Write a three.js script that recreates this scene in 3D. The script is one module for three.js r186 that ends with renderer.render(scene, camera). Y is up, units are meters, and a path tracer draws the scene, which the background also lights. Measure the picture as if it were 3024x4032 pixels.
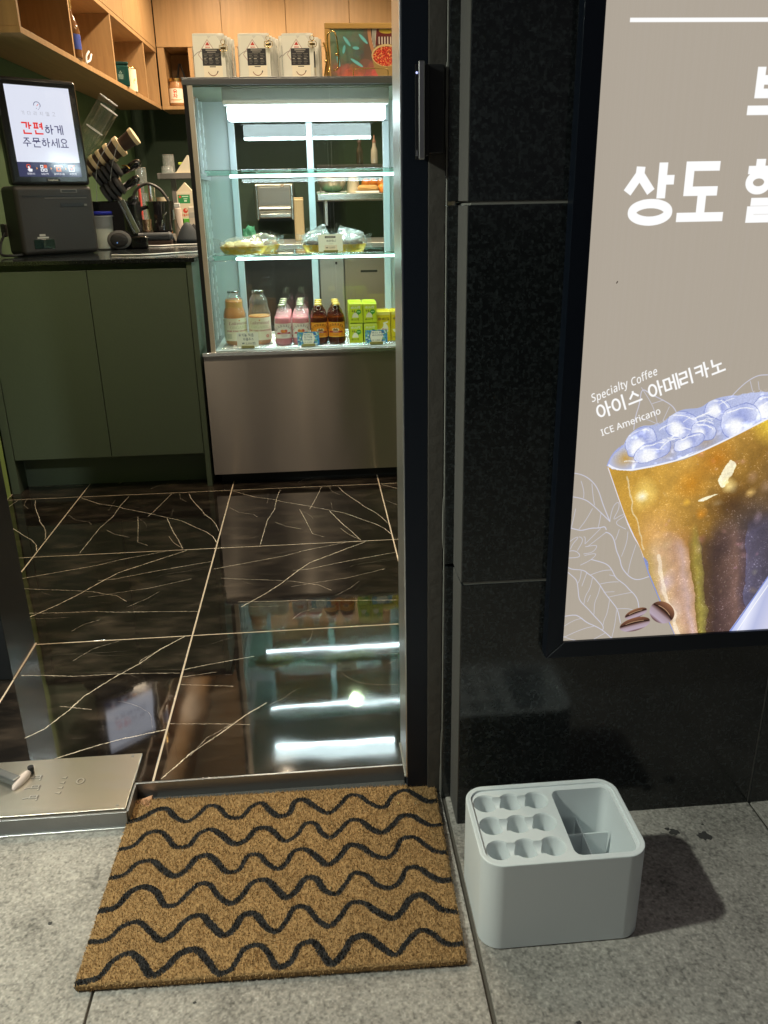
import * as THREE from 'three';
import { RoundedBoxGeometry } from 'three/addons/geometries/RoundedBoxGeometry.js';
import { mergeGeometries } from 'three/addons/utils/BufferGeometryUtils.js';
import { Brush, Evaluator, SUBTRACTION, ADDITION } from 'three-bvh-csg';

// ------------------------------------------------------------------ camera, sky, key light, exposure
const scene = new THREE.Scene();
const camera = new THREE.PerspectiveCamera(63.9, 3 / 4, 0.05, 200);
camera.rotation.order = 'YXZ';
camera.position.set(0.3657, 1.0784, 3.1854);
camera.rotation.set(-0.36018, -0.0789, -0.01868);
scene.add(camera);

const renderer = new THREE.WebGLRenderer();
renderer.toneMapping = THREE.LinearToneMapping;
renderer.toneMappingExposure = 1;
renderer.shadowMap.enabled = true;

{ // a city night sky: nearly black overhead, a little paler towards the horizon
  const W = 64, H = 32, d = new Float32Array(W * H * 4);
  for (let y = 0; y < H; y++) for (let x = 0; x < W; x++) {
    const e = Math.max(0, ((y + 0.5) / H - 0.5) * 2), k = 0.055 * (1 - 0.6 * e), i = (y * W + x) * 4;
    d[i] = k * 1.0; d[i + 1] = k * 0.98; d[i + 2] = k * 1.08; d[i + 3] = 1;
  }
  const sky = new THREE.DataTexture(d, W, H, THREE.RGBAFormat, THREE.FloatType);
  sky.mapping = THREE.EquirectangularReflectionMapping; sky.magFilter = THREE.LinearFilter; sky.needsUpdate = true;
  scene.background = sky; scene.environment = sky;
}
const moon = new THREE.DirectionalLight(new THREE.Color().setRGB(0.92, 1.0, 0.9), 0.12);   // the far street lighting
moon.position.set(-6.2, 7.2, 2.1 + 1.3); moon.target.position.set(0.4, 0, 2.1);
moon.castShadow = true; moon.shadow.radius = 8; moon.shadow.mapSize.set(2048, 2048);
Object.assign(moon.shadow.camera, { left: -4, right: 4, top: 4, bottom: -4, near: 0.5, far: 20 });
scene.add(moon, moon.target);

// strengths of the lamps, kept together
const POWER = { porch: 15.5, down: 4.6, kitchen: 9, tube: 46, shelfTube: 44, signGlow: 1.0, screen: 1.0 };

// ------------------------------------------------------------------ small helpers
let seedState = 12345;
function rnd() { seedState = (seedState + 0x6d2b79f5) | 0; let t = Math.imul(seedState ^ (seedState >>> 15), 1 | seedState); t = (t + Math.imul(t ^ (t >>> 7), 61 | t)) ^ t; return ((t ^ (t >>> 14)) >>> 0) / 4294967296; }
const rr = (a, b) => a + (b - a) * rnd();
const lin = (r, g, b) => new THREE.Color().setRGB(r, g, b);
const counts = {};
function numbered(n) { const k = counts[n] = (counts[n] ?? -1) + 1; return k ? `${n}_${String(k).padStart(3, '0')}` : n; }
function shadows(o) { o.traverse((m) => { if (m.isMesh) { m.castShadow = true; m.receiveShadow = true; } }); return o; }
function tag(o, label, category, group) { o.userData.label = label; o.userData.category = category; if (group) o.userData.group = group; return o; }
function thing(name, label, category, pos = [0, 0, 0], turn = 0, group) {
  const o = new THREE.Group(); o.name = numbered(name); o.position.set(...pos); o.rotation.y = turn; scene.add(o);
  return tag(o, label, category, group);
}
function part(parent, name, geo, mat, pos, rot) {
  const m = new THREE.Mesh(Array.isArray(geo) ? merge(geo) : geo, mat); m.name = name; m.castShadow = m.receiveShadow = true;
  if (pos) m.position.set(...pos); if (rot) m.rotation.set(...rot);
  parent.add(m); return m;
}
function structure(name, geo, mat, pos) { const m = part(scene, numbered(name), geo, mat, pos); m.userData.kind = 'structure'; return m; }
function copyOf(o, name, label, pos, turn, group) {
  const c = o.clone(); c.name = numbered(name); c.userData = { ...o.userData, label }; if (group) c.userData.group = group;
  if (pos) c.position.set(...pos); if (turn !== undefined) c.rotation.y = turn; scene.add(c); return c;
}
function merge(list) {
  const gs = list.map((g) => { g = g.index ? g.toNonIndexed() : g; for (const k of Object.keys(g.attributes)) if (!['position', 'normal', 'uv'].includes(k)) g.deleteAttribute(k); return g; });
  return mergeGeometries(gs);
}
// boxes given by their limits, with uv in metres
function metric(g, s = 1) {
  const p = g.attributes.position, n = g.attributes.normal, uv = new Float32Array(p.count * 2);
  for (let i = 0; i < p.count; i++) {
    const ax = Math.abs(n.getX(i)), ay = Math.abs(n.getY(i)), az = Math.abs(n.getZ(i)), x = p.getX(i), y = p.getY(i), z = p.getZ(i);
    const [u, v] = ay >= ax && ay >= az ? [x, z] : ax >= az ? [z, y] : [x, y];
    uv[i * 2] = u * s; uv[i * 2 + 1] = v * s;
  }
  g.setAttribute('uv', new THREE.BufferAttribute(uv, 2)); return g;
}
const bx = (x0, x1, y0, y1, z0, z1) => metric(new THREE.BoxGeometry(x1 - x0, y1 - y0, z1 - z0).translate((x0 + x1) / 2, (y0 + y1) / 2, (z0 + z1) / 2));
const rb = (x0, x1, y0, y1, z0, z1, r = 0.002, s = 2) => metric(new RoundedBoxGeometry(x1 - x0, y1 - y0, z1 - z0, s, Math.min(r, (x1 - x0) / 2.01, (y1 - y0) / 2.01, (z1 - z0) / 2.01)).translate((x0 + x1) / 2, (y0 + y1) / 2, (z0 + z1) / 2));
const cyl = (r0, r1, h, x = 0, y = 0, z = 0, n = 24) => new THREE.CylinderGeometry(r1, r0, h, n).translate(x, y + h / 2, z);
const lathe = (pts, n = 32) => new THREE.LatheGeometry(pts.map(([r, y]) => new THREE.Vector2(r, y)), n);
function tube(pts, r, n = 40, k = 8) { return new THREE.TubeGeometry(new THREE.CatmullRomCurve3(pts.map((p) => new THREE.Vector3(...p))), n, r, k); }
function quad(w, h, x = 0, y = 0, z = 0) { return new THREE.PlaneGeometry(w, h).translate(x, y, z); }

// ------------------------------------------------------------------ noise and textures
function hash2(x, y, s) { let h = Math.imul(x | 0, 374761393) + Math.imul(y | 0, 668265263) + Math.imul(s | 0, 1442695041); h = Math.imul(h ^ (h >>> 13), 1274126177); return ((h ^ (h >>> 16)) >>> 0) / 4294967296; }
function vnoise(x, y, px, py, s) { // value noise that repeats after px, py cells
  const ix = Math.floor(x), iy = Math.floor(y), fx = x - ix, fy = y - iy, u = fx * fx * (3 - 2 * fx), v = fy * fy * (3 - 2 * fy);
  const w = (i, p) => ((i % p) + p) % p, a = hash2(w(ix, px), w(iy, py), s), b = hash2(w(ix + 1, px), w(iy, py), s), c = hash2(w(ix, px), w(iy + 1, py), s), d = hash2(w(ix + 1, px), w(iy + 1, py), s);
  return a + (b - a) * u + (c - a) * v + (a - b - c + d) * u * v;
}
function fbm(u, v, cells, oct, s) { let t = 0, a = 0.5, n = 0; for (let i = 0; i < oct; i++) { const c = cells << i; t += a * vnoise(u * c, v * c, c, c, s + i * 17); n += a; a *= 0.55; } return t / n; }
const toS = (c) => Math.max(0, Math.min(255, 255 * (c <= 0.0031308 ? c * 12.92 : 1.055 * Math.pow(c, 1 / 2.4) - 0.055)));
function pixelTexture(w, h, f, srgb = true) { // f(u, v) -> [r, g, b] linear (srgb) or 0..1 data
  const d = new Uint8Array(w * h * 4);
  for (let y = 0; y < h; y++) for (let x = 0; x < w; x++) {
    const c = f((x + 0.5) / w, (y + 0.5) / h, x, y), i = (y * w + x) * 4;
    for (let k = 0; k < 3; k++) d[i + k] = srgb ? toS(c[k]) : Math.max(0, Math.min(255, c[k] * 255));
    d[i + 3] = 255;
  }
  const t = new THREE.DataTexture(d, w, h); t.magFilter = THREE.LinearFilter; t.minFilter = THREE.LinearMipmapLinearFilter; t.generateMipmaps = true;
  t.wrapS = t.wrapT = THREE.RepeatWrapping; if (srgb) t.colorSpace = THREE.SRGBColorSpace; t.needsUpdate = true; return t;
}
function scaled(t, u, v = u) { const c = t.clone(); c.repeat.set(u, v); c.needsUpdate = true; return c; }
function canvasTexture(w, h, draw) {
  const c = document.createElement('canvas'); c.width = w; c.height = h; const g = c.getContext('2d'); draw(g, w, h);
  const t = new THREE.CanvasTexture(c); t.colorSpace = THREE.SRGBColorSpace; t.anisotropy = 8; return t;
}

// ------------------------------------------------------------------ a stroke alphabet for Korean syllables
const JAMO = (() => {
  const P = (...l) => l, o = (x = 0.5, y = 0.5, a = 0.5, b = 0.5) => ({ o: [x, y, a, b] });
  const g = [0, 0.02, 1, 0.02, 0.9, 1], n = [0.02, 0, 0.02, 0.98, 1, 0.98], d = [1, 0.02, 0.02, 0.02, 0.02, 0.98, 1, 0.98];
  const base = {
    g: P(g), n: P(n), d: P(d), r: P([0, 0.02, 1, 0.02, 1, 0.5, 0.02, 0.5, 0.02, 0.98, 1, 0.98]), m: P([0.02, 0.02, 0.98, 0.02, 0.98, 0.98, 0.02, 0.98, 0.02, 0.02, 0.5, 0.02]),
    b: P([0.04, 0, 0.04, 0.98, 0.96, 0.98, 0.96, 0], [0.04, 0.48, 0.96, 0.48]), s: P([0.5, 0, 0.48, 0.3, 0, 1], [0.49, 0.32, 1, 0.98]), x: P(o()),
    j: P([0, 0.03, 1, 0.03], [0.5, 0.03, 0.46, 0.4, 0, 1], [0.5, 0.36, 1, 0.98]), c: P([0.3, -0.12, 0.7, -0.12], [0, 0.15, 1, 0.15], [0.5, 0.15, 0.46, 0.5, 0, 1], [0.5, 0.46, 1, 0.98]),
    k: P(g, [0, 0.48, 0.95, 0.48]), t: P(d, [0.02, 0.5, 0.95, 0.5]), p: P([0, 0.03, 1, 0.03], [0.27, 0.03, 0.27, 0.95], [0.73, 0.03, 0.73, 0.95], [0, 0.97, 1, 0.97]),
    h: P([0.3, -0.06, 0.7, -0.06], [0, 0.2, 1, 0.2], o(0.5, 0.68, 0.4, 0.31)),
  };
  const twice = (l) => l.flatMap((s) => [0, 0.54].map((dx) => s.o ? { o: [s.o[0] * 0.46 + dx, s.o[1], s.o[2] * 0.46, s.o[3]] } : s.map((q, i) => i % 2 ? q : q * 0.46 + dx)));
  const L = ['g', 'gg', 'n', 'd', 'dd', 'r', 'm', 'b', 'bb', 's', 'ss', 'x', 'j', 'jj', 'c', 'k', 't', 'p', 'h'].map((k) => base[k] ?? twice(base[k[0]]));
  const T = ['', 'g', 'gg', 'gs', 'n', 'nj', 'nh', 'd', 'r', 'rg', 'rm', 'rb', 'rs', 'rt', 'rp', 'rh', 'm', 'b', 'bs', 's', 'ss', 'x', 'j', 'c', 'k', 't', 'p', 'h'].map((k) => (k ? base[k] ?? twice(base[k[0]]) : null));
  const v = (x) => [x, 0, x, 1], tick = (a, b, y) => [a, y, b, y], h = (y) => [0, y, 1, y], up = (x, a, b) => [x, a, x, b];
  const V = [[v(0.35), tick(0.35, 1, 0.48)], [v(0.2), tick(0.2, 0.85, 0.48), v(0.85)], [v(0.35), tick(0.35, 1, 0.33), tick(0.35, 1, 0.63)], [v(0.2), tick(0.2, 0.85, 0.36), tick(0.2, 0.85, 0.64), v(0.85)],
    [v(0.7), tick(0, 0.7, 0.46)], [v(0.5), tick(0, 0.5, 0.46), v(0.95)], [v(0.7), tick(0, 0.7, 0.32), tick(0, 0.7, 0.62)], [v(0.5), tick(0, 0.5, 0.33), tick(0, 0.5, 0.62), v(0.95)],
    [h(0.92), up(0.5, 0, 0.92)], 'oa', 'oae', 'oi', [h(0.92), up(0.3, 0.1, 0.92), up(0.7, 0.1, 0.92)], [h(0.12), up(0.5, 0.12, 1)], 'ueo', 'ue', 'ui', [h(0.12), up(0.3, 0.12, 1), up(0.7, 0.12, 1)], [h(0.5)], 'eui', [v(0.5)]];
  return { L, V, T };
})();
function syllable(g, ch, x, y, w, hgt, lw) {
  const k = ch.charCodeAt(0) - 0xac00; if (k < 0 || k > 11171) return;
  const l = Math.floor(k / 588), m = Math.floor((k % 588) / 28), t = k % 28;
  const put = (strokes, x0, y0, x1, y1) => { for (const s of strokes) {
    g.beginPath();
    if (s.o) g.ellipse(x + w * (x0 + (x1 - x0) * s.o[0]), y + hgt * (y0 + (y1 - y0) * s.o[1]), w * (x1 - x0) * s.o[2], hgt * (y1 - y0) * s.o[3], 0, 0, 7);
    else for (let i = 0; i < s.length; i += 2) { const X = x + w * (x0 + (x1 - x0) * s[i]), Y = y + hgt * (y0 + (y1 - y0) * s[i + 1]); i ? g.lineTo(X, Y) : g.moveTo(X, Y); }
    g.stroke();
  } };
  g.lineWidth = lw; g.lineJoin = 'miter'; g.lineCap = 'butt'; g.miterLimit = 3;
  const flat = [8, 12, 13, 17, 18].includes(m), mixed = typeof JAMO.V[m] === 'string', wide = [1, 3, 5, 7].includes(m);
  if (mixed) {
    const low = [9, 10, 11].includes(m) ? 8 : [14, 15, 16].includes(m) ? 13 : 18, side = { 9: 0, 10: 1, 11: 20, 14: 4, 15: 5, 16: 20, 19: 20 }[m], b = t ? 0.6 : 0.92;
    put(JAMO.L[l], 0.1, 0.1, 0.55, b * 0.48); put(JAMO.V[low], 0.02, b * 0.58, 0.64, b * 0.92); put(JAMO.V[side], 0.68, 0.02, 0.98, t ? 0.62 : 0.98);
  } else if (flat) {
    put(JAMO.L[l], 0.2, 0.08, 0.8, t ? 0.34 : 0.5); put(JAMO.V[m], 0.03, t ? 0.38 : 0.56, 0.97, t ? 0.6 : 0.95);
  } else {
    put(JAMO.L[l], 0.07, t ? 0.08 : 0.16, wide ? 0.46 : 0.54, t ? 0.5 : 0.82); put(JAMO.V[m], wide ? 0.5 : 0.62, 0.02, 0.98, t ? 0.6 : 0.98);
  }
  if (t) put(JAMO.T[t], 0.2, 0.68, 0.92, 0.97);
}
function korean(g, text, x, y, size, color, weight = 0.12, step = 1.0) { // x, y: left and top
  g.strokeStyle = color; g.fillStyle = color;
  for (const ch of text) {
    if (ch === ' ') { x += size * 0.4; continue; }
    if (ch.charCodeAt(0) >= 0xac00) { syllable(g, ch, x, y, size * 0.9, size, size * weight); x += size * step; }
    else { g.font = `${Math.round(size * 0.95)}px sans-serif`; g.textBaseline = 'alphabetic'; g.fillText(ch, x, y + size * 0.92); if (ch === '₩') { } x += g.measureText(ch).width * 1.05; }
  }
  return x;
}
// ------------------------------------------------------------------ materials
const std = (o) => new THREE.MeshStandardMaterial(o), phys = (o) => new THREE.MeshPhysicalMaterial(o);
const T = {};
T.wood = pixelTexture(512, 512, (u, v) => {
  const bend = fbm(u, v, 2, 3, 5) * 0.10, g = fbm(u + bend, v * 0.06 + 0.3, 48, 3, 11), g2 = vnoise((u + bend * 0.5) * 128, v * 6, 128, 6, 21), broad = fbm(u, v * 0.12, 6, 3, 31);
  const k = 0.82 + 0.20 * (g - 0.5) + 0.10 * (g2 - 0.5) + 0.20 * (broad - 0.5);
  return [0.45 * k, 0.265 * k * (0.98 + 0.04 * broad), 0.115 * k * (0.95 + 0.1 * broad)];
});
T.black = pixelTexture(512, 512, (u, v) => {   // polished black granite
  const a = fbm(u, v, 100, 2, 3), b = vnoise(u * 170, v * 170, 170, 170, 9), c = vnoise(u * 90 + 0.4, v * 90, 90, 90, 19), s = b > 0.83 ? (b - 0.83) * 0.35 : 0, q = c > 0.8 ? (c - 0.8) * 0.12 : 0;
  const k = 0.009 + 0.034 * Math.max(0, a - 0.36) + s * 0.45 + q; return [k * 0.84, k * 1.0, k * 1.04];
});
T.paver = pixelTexture(1024, 1024, (u, v) => { // flamed grey granite, about 0.6 m to the repeat
  const g1 = vnoise(u * 190, v * 190, 190, 190, 2), g2 = vnoise(u * 120 + 0.3, v * 120, 120, 120, 4), g3 = vnoise(u * 260, v * 260, 260, 260, 6), b = fbm(u, v, 4, 4, 8), dirt = fbm(u, v, 9, 4, 28);
  let k = 0.275 + 0.12 * (g1 - 0.5) + 0.10 * (g2 - 0.5) + 0.08 * (g3 - 0.5) + 0.20 * (b - 0.5);
  if (g2 < 0.15) k *= 0.80; if (g1 > 0.9) k += 0.05;
  k *= 0.86 + 0.3 * Math.min(1, dirt + 0.25); const w = 0.02 * (g3 - 0.5);
  return [k * (1.02 + w), k * 0.96, k * (0.87 - w)];
});
T.paverBump = pixelTexture(512, 512, (u, v) => { const k = 0.6 * vnoise(u * 128, v * 128, 128, 128, 2) + 0.4 * fbm(u, v, 24, 3, 7); return [k, k, k]; }, false);
T.fine = pixelTexture(256, 256, (u, v) => { const k = fbm(u, v, 16, 4, 77); return [k, k, k]; }, false);
T.ripple = pixelTexture(256, 256, (u, v) => { const k = 0.6 * fbm(u, v, 2, 2, 41) + 0.4 * fbm(u, v, 4, 2, 47); return [k, k, k]; }, false);
T.smudge = pixelTexture(512, 512, (u, v) => { const k = fbm(u, v, 5, 5, 61); return [0.5, 0.035 + 0.11 * Math.max(0, k - 0.42), 0.5]; }, false);

const M = {
  wood: std({ map: scaled(T.wood, 1.1, 1.1), roughness: 0.48, bumpMap: scaled(T.wood, 1.1, 1.1), bumpScale: 0.0004 }),
  green: std({ color: lin(0.062, 0.112, 0.045), roughness: 0.8, bumpMap: scaled(T.fine, 6), bumpScale: 0.0005 }),
  greenPanel: std({ color: lin(0.086, 0.112, 0.082), roughness: 0.55, bumpMap: scaled(T.fine, 9), bumpScale: 0.0003 }),
  granite: phys({ map: scaled(T.black, 2.2), roughness: 0.13, ior: 1.55 }),
  graniteEdge: std({ map: scaled(T.black, 2.2), color: lin(2.4, 2.4, 2.3), roughness: 0.7 }),
  sawn: std({ color: lin(0.085, 0.082, 0.076), roughness: 0.85, bumpMap: scaled(T.fine, 5), bumpScale: 0.001 }),
  sealant: std({ color: lin(0.2, 0.2, 0.18), roughness: 0.7 }),
  paver: std({ map: scaled(T.paver, 1.6), roughness: 0.88, bumpMap: scaled(T.paverBump, 1.6), bumpScale: 0.0016 }),
  mortar: std({ color: lin(0.085, 0.078, 0.066), roughness: 1 }),
  asphalt: std({ color: lin(0.05, 0.05, 0.05), roughness: 0.95 }),
  grout: std({ color: lin(0.62, 0.50, 0.38), roughness: 0.8 }),
  blackMetal: std({ color: lin(0.004, 0.0075, 0.015), roughness: 0.42, metalness: 0.2 }),
  postMetal: phys({ color: lin(0.02, 0.022, 0.025), roughness: 0.28, metalness: 0.1, clearcoat: 0.5, clearcoatRoughness: 0.2 }),
  steel: phys({ color: lin(0.50, 0.46, 0.41), metalness: 1, roughness: 0.28, anisotropy: 1, anisotropyRotation: Math.PI / 2, bumpMap: scaled(T.ripple, 1.7, 0.5), bumpScale: 0.007 }),
  steelPlain: std({ color: lin(0.62, 0.62, 0.61), metalness: 1, roughness: 0.3 }),
  steelBright: std({ color: lin(0.75, 0.76, 0.77), metalness: 1, roughness: 0.2 }),
  alu: std({ color: lin(0.66, 0.71, 0.78), metalness: 0.35, roughness: 0.4 }),
  satin: std({ color: lin(0.60, 0.64, 0.66), metalness: 0.5, roughness: 0.42 }),
  steelDark: std({ color: lin(0.30, 0.31, 0.32), metalness: 0.9, roughness: 0.36, bumpMap: scaled(T.fine, 3), bumpScale: 0.0006 }),
  plate: std({ color: lin(0.95, 0.93, 0.88), metalness: 1, roughness: 0.3, bumpMap: scaled(T.ripple, 1.5), bumpScale: 0.0015 }),
  glass: phys({ color: lin(0.97, 1, 0.985), transmission: 1, roughness: 0.015, ior: 1.5 }),
  greenGlass: phys({ color: lin(0.80, 0.97, 0.90), transmission: 1, roughness: 0.02, ior: 1.5 }),
  clear: phys({ color: lin(0.93, 0.95, 0.95), transmission: 0.92, roughness: 0.07, ior: 1.6 }),
  film: phys({ color: lin(0.95, 0.96, 0.97), transmission: 0.90, roughness: 0.12, ior: 1.8, side: THREE.DoubleSide }),
  wrapper: phys({ color: lin(0.86, 0.88, 0.90), transmission: 0.62, roughness: 0.14, ior: 1.8, side: THREE.DoubleSide }),
  frost: phys({ color: lin(0.82, 0.84, 0.86), transmission: 0.75, roughness: 0.35 }),
  black: std({ color: lin(0.012, 0.012, 0.013), roughness: 0.4 }),
  blackGloss: phys({ color: lin(0.008, 0.008, 0.009), roughness: 0.12, clearcoat: 1 }),
  blackRubber: std({ color: lin(0.015, 0.016, 0.018), roughness: 0.75 }),
  charcoal: std({ color: lin(0.026, 0.024, 0.023), roughness: 0.55, bumpMap: scaled(T.fine, 14), bumpScale: 0.0002 }),
  grey: std({ color: lin(0.16, 0.155, 0.15), roughness: 0.6 }),
  white: std({ color: lin(0.78, 0.77, 0.74), roughness: 0.5 }),
  cream: std({ color: lin(0.72, 0.62, 0.44), roughness: 0.5 }),
  plastic: phys({ color: lin(0.74, 0.79, 0.81), roughness: 0.42, ior: 1.5 }),
  plaster: std({ color: lin(0.6, 0.57, 0.52), roughness: 0.9 }),
  gold: std({ color: lin(0.85, 0.58, 0.22), metalness: 1, roughness: 0.22 }),
  goldCard: std({ color: lin(0.90, 0.52, 0.10), metalness: 0.6, roughness: 0.36 }),
  olive: std({ color: lin(0.26, 0.22, 0.06), roughness: 0.5 }),
  red: std({ color: lin(0.55, 0.04, 0.03), roughness: 0.5 }),
  blue: std({ color: lin(0.02, 0.03, 0.42), roughness: 0.4 }),
  brown: std({ color: lin(0.045, 0.022, 0.014), roughness: 0.6 }),
  kraft: std({ color: lin(0.50, 0.38, 0.23), roughness: 0.85, bumpMap: scaled(T.fine, 3), bumpScale: 0.002 }),
  leafGreen: std({ color: lin(0.04, 0.30, 0.07), roughness: 0.5 }),
  teal: std({ color: lin(0.05, 0.26, 0.17), roughness: 0.85 }),
  copper: std({ color: lin(0.75, 0.48, 0.32), metalness: 0.9, roughness: 0.25 }),
  amber: std({ color: lin(0.36, 0.10, 0.03), roughness: 0.3 }),
  orange: phys({ color: lin(0.72, 0.19, 0.02), roughness: 0.4 }),
};
const glow = (r, g, b, k) => std({ color: lin(0.02, 0.02, 0.02), emissive: lin(r, g, b), emissiveIntensity: k, roughness: 0.5 });

// ------------------------------------------------------------------ the ground outside
const PAVE = -0.037;
structure('ground', bx(-70, 70, -0.30, -0.18, -40, 70), M.asphalt);
{
  const g = new THREE.Group(); g.name = 'pavement'; g.userData.kind = 'structure'; scene.add(g);
  part(g, 'mortar_bed', bx(-4, 4.6, -0.17, PAVE - 0.005, 1.803, 6), M.mortar);
  const xs = [-3.02, -2.42, -1.82, -1.22, -0.62, -0.017, 0.579, 1.175, 1.775, 2.375, 2.975, 3.575], zs = [1.81, 3.02, 4.23, 5.44];
  for (let i = 0; i + 1 < xs.length; i++) for (let k = 0; k + 1 < zs.length; k++) {
    const gap = i === 5 || i === 6 ? 0.0035 : 0.0018;
    const s = part(g, 'paving_slab', rb(xs[i] + (i === 6 ? 0.004 : 0.0018), xs[i + 1] - gap, PAVE - 0.05, PAVE, zs[k] + 0.002, zs[k + 1] - 0.002, 0.002), M.paver);
    const uv = s.geometry.attributes.uv, ox = rnd(), oy = rnd(); for (let q = 0; q < uv.count; q++) uv.setXY(q, uv.getX(q) + ox, uv.getY(q) + oy);
  }
  // trodden gum and oil spots near the wall
  const spot = std({ color: lin(0.045, 0.043, 0.042), roughness: 0.9 });
  for (const [x, z, r] of [[0.995, 2.004, 0.010], [1.045, 2.020, 0.013], [0.985, 1.995, 0.005], [1.055, 1.99, 0.003], [0.14, 2.272, 0.0025], [-0.12, 2.10, 0.004], [0.70, 2.36, 0.004], [1.02, 2.31, 0.005]]) {
    const c = new THREE.CircleGeometry(1, 18).rotateX(-Math.PI / 2), p = c.attributes.position; for (let q = 1; q < p.count; q++) { const k = r * (0.7 + 0.6 * hash2(q % 18, Math.round(x * 997), 3)); p.setXYZ(q, p.getX(q) * k, 0, p.getZ(q) * k * 0.8); }
    part(g, 'gum_spot', c, spot, [x, PAVE + 0.0006, z]);
  }
  part(g, 'step_bedding', bx(-0.03, 0.506, PAVE - 0.04, PAVE + 0.0015, 1.8035, 1.832), M.sawn);
}

// ------------------------------------------------------------------ the shop floor: black marble-look tiles with pale veins
const MAT_WAVES = [
  [-296, -144, -275, -152, -250, -174, -232, -176, -209, -151, -185, -136, -167, -152, -149, -178, -130, -172, -107, -143, -83, -139, -65, -167, -47, -177, -26, -152, -9, -136, 9, -142, 21, -176, 37, -180, 56, -161, 86, -137, 107, -157, 127, -184, 146, -182, 169, -156, 193, -144, 214, -177, 240, -191, 260, -173, 280, -154, 294, -155],
  [-297, -72, -274, -80, -255, -110, -233, -114, -214, -96, -194, -71, -172, -72, -156, -102, -137, -112, -115, -96, -86, -69, -67, -78, -49, -105, -31, -107, -14, -91, 5, -69, 25, -81, 44, -113, 60, -111, 73, -85, 89, -71, 107, -89, 128, -114, 146, -112, 166, -88, 186, -76, 206, -93, 226, -117, 247, -116, 264, -98, 283, -87, 297, -89],
  [-297, -4, -275, -10, -255, -37, -230, -39, -209, -18, -184, 0, -167, -11, -152, -40, -133, -45, -116, -30, -93, -2, -74, -4, -58, -39, -41, -39, -24, -17, -3, -2, 10, -14, 24, -43, 44, -45, 64, -26, 84, -5, 104, -20, 124, -49, 144, -44, 166, -22, 188, -12, 206, -26, 221, -56, 244, -59, 263, -38, 281, -20, 298, -17],
  [-295, 68, -272, 61, -254, 29, -233, 20, -211, 32, -189, 64, -173, 65, -157, 45, -138, 21, -121, 24, -100, 53, -78, 69, -63, 56, -45, 25, -23, 22, -5, 42, 15, 64, 30, 51, 46, 24, 63, 25, 80, 54, 99, 63, 113, 45, 133, 18, 152, 26, 170, 49, 191, 57, 208, 46, 225, 15, 245, 16, 262, 34, 282, 48, 299, 46],
  [-290, 128, -271, 127, -251, 102, -228, 95, -206, 113, -182, 135, -166, 124, -147, 96, -125, 90, -107, 110, -83, 133, -69, 123, -54, 94, -36, 95, -16, 122, 1, 133, 15, 116, 30, 86, 48, 87, 67, 114, 87, 129, 105, 111, 124, 84, 145, 86, 169, 108, 191, 121, 206, 110, 224, 83, 243, 76, 258, 91, 274, 110, 299, 118],
  [-286, 203, -266, 196, -250, 167, -228, 155, -207, 171, -184, 199, -167, 188, -147, 162, -124, 157, -106, 175, -83, 202, -65, 198, -47, 162, -26, 156, -10, 170, 7, 199, 26, 192, 42, 161, 61, 157, 77, 181, 90, 200, 107, 186, 125, 156, 145, 152, 166, 172, 191, 191, 210, 170, 234, 148, 251, 155, 269, 175, 285, 180, 301, 177],
];
const VEINS_FIRST = [
  [2.2, 9, 13, 97, 95, 171, 132, 214, 168, 255, 193, 314, 230, 372, 272, 445, 322, 504, 394, 550, 446, 579, 495, 596, 547],
  [2, 196, 25, 186, 125, 183, 246, 172, 302, 161, 357, 155, 461, 148, 587],
  [1.6, 363, 10, 341, 137, 326, 215, 314, 264],
  [2.2, 432, 19, 449, 79, 471, 137, 508, 222, 523, 266, 554, 320, 578, 380, 594, 444],
  [2, 389, 290, 410, 358, 430, 423, 459, 501, 489, 590],
  [1.2, 425, 475, 447, 528, 487, 589],
  [1.3, 277, 259, 297, 359, 314, 453, 325, 512, 364, 546],
  [1.2, 192, 384, 227, 426, 287, 464],
  [1.1, 11, 207, 50, 262, 109, 294, 122, 320],
  [1, 395, 14, 406, 73, 435, 114],
  [0.8, 150, 56, 152, 174],
  [0.8, 397, 189, 401, 275],
];
const VEINS_SECOND = [
  [1.6, 12, 171, 105, 139, 234, 94, 257, 81, 295, 59, 437, 5],
  [2.4, 119, 446, 184, 369, 229, 303, 253, 260, 285, 205, 316, 159, 421, 74, 503, 9],
  [1.8, 262, 214, 316, 208, 397, 175, 510, 138, 597, 110],
  [1.2, 41, 244, 130, 263, 208, 278, 261, 292, 342, 328, 380, 371],
  [1.2, 260, 329, 320, 314, 432, 288, 550, 237],
  [1.5, 107, 414, 223, 423, 293, 424, 365, 437, 460, 446, 598, 460],
  [1, 267, 538, 289, 503, 329, 478],
  [1, 388, 409, 436, 361, 466, 315],
  [0.8, 119, 446, 185, 454, 240, 453],
];
const VEINS_THIRD = [
  [2.4, 105, 421, 136, 393, 174, 320, 191, 271, 220, 228, 250, 186, 293, 136, 335, 67, 390, 3],
  [1.2, 294, 128, 297, 113, 350, 51, 383, 11],
  [1.5, 14, 156, 63, 161, 147, 175, 228, 175, 309, 179, 404, 189],
  [2.2, 191, 502, 271, 465, 320, 447, 409, 423],
  [1, 123, 97, 160, 42, 228, 2],
  [1.4, 147, 304, 224, 326],
  [1.2, 411, 208, 494, 195],
];
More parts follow.
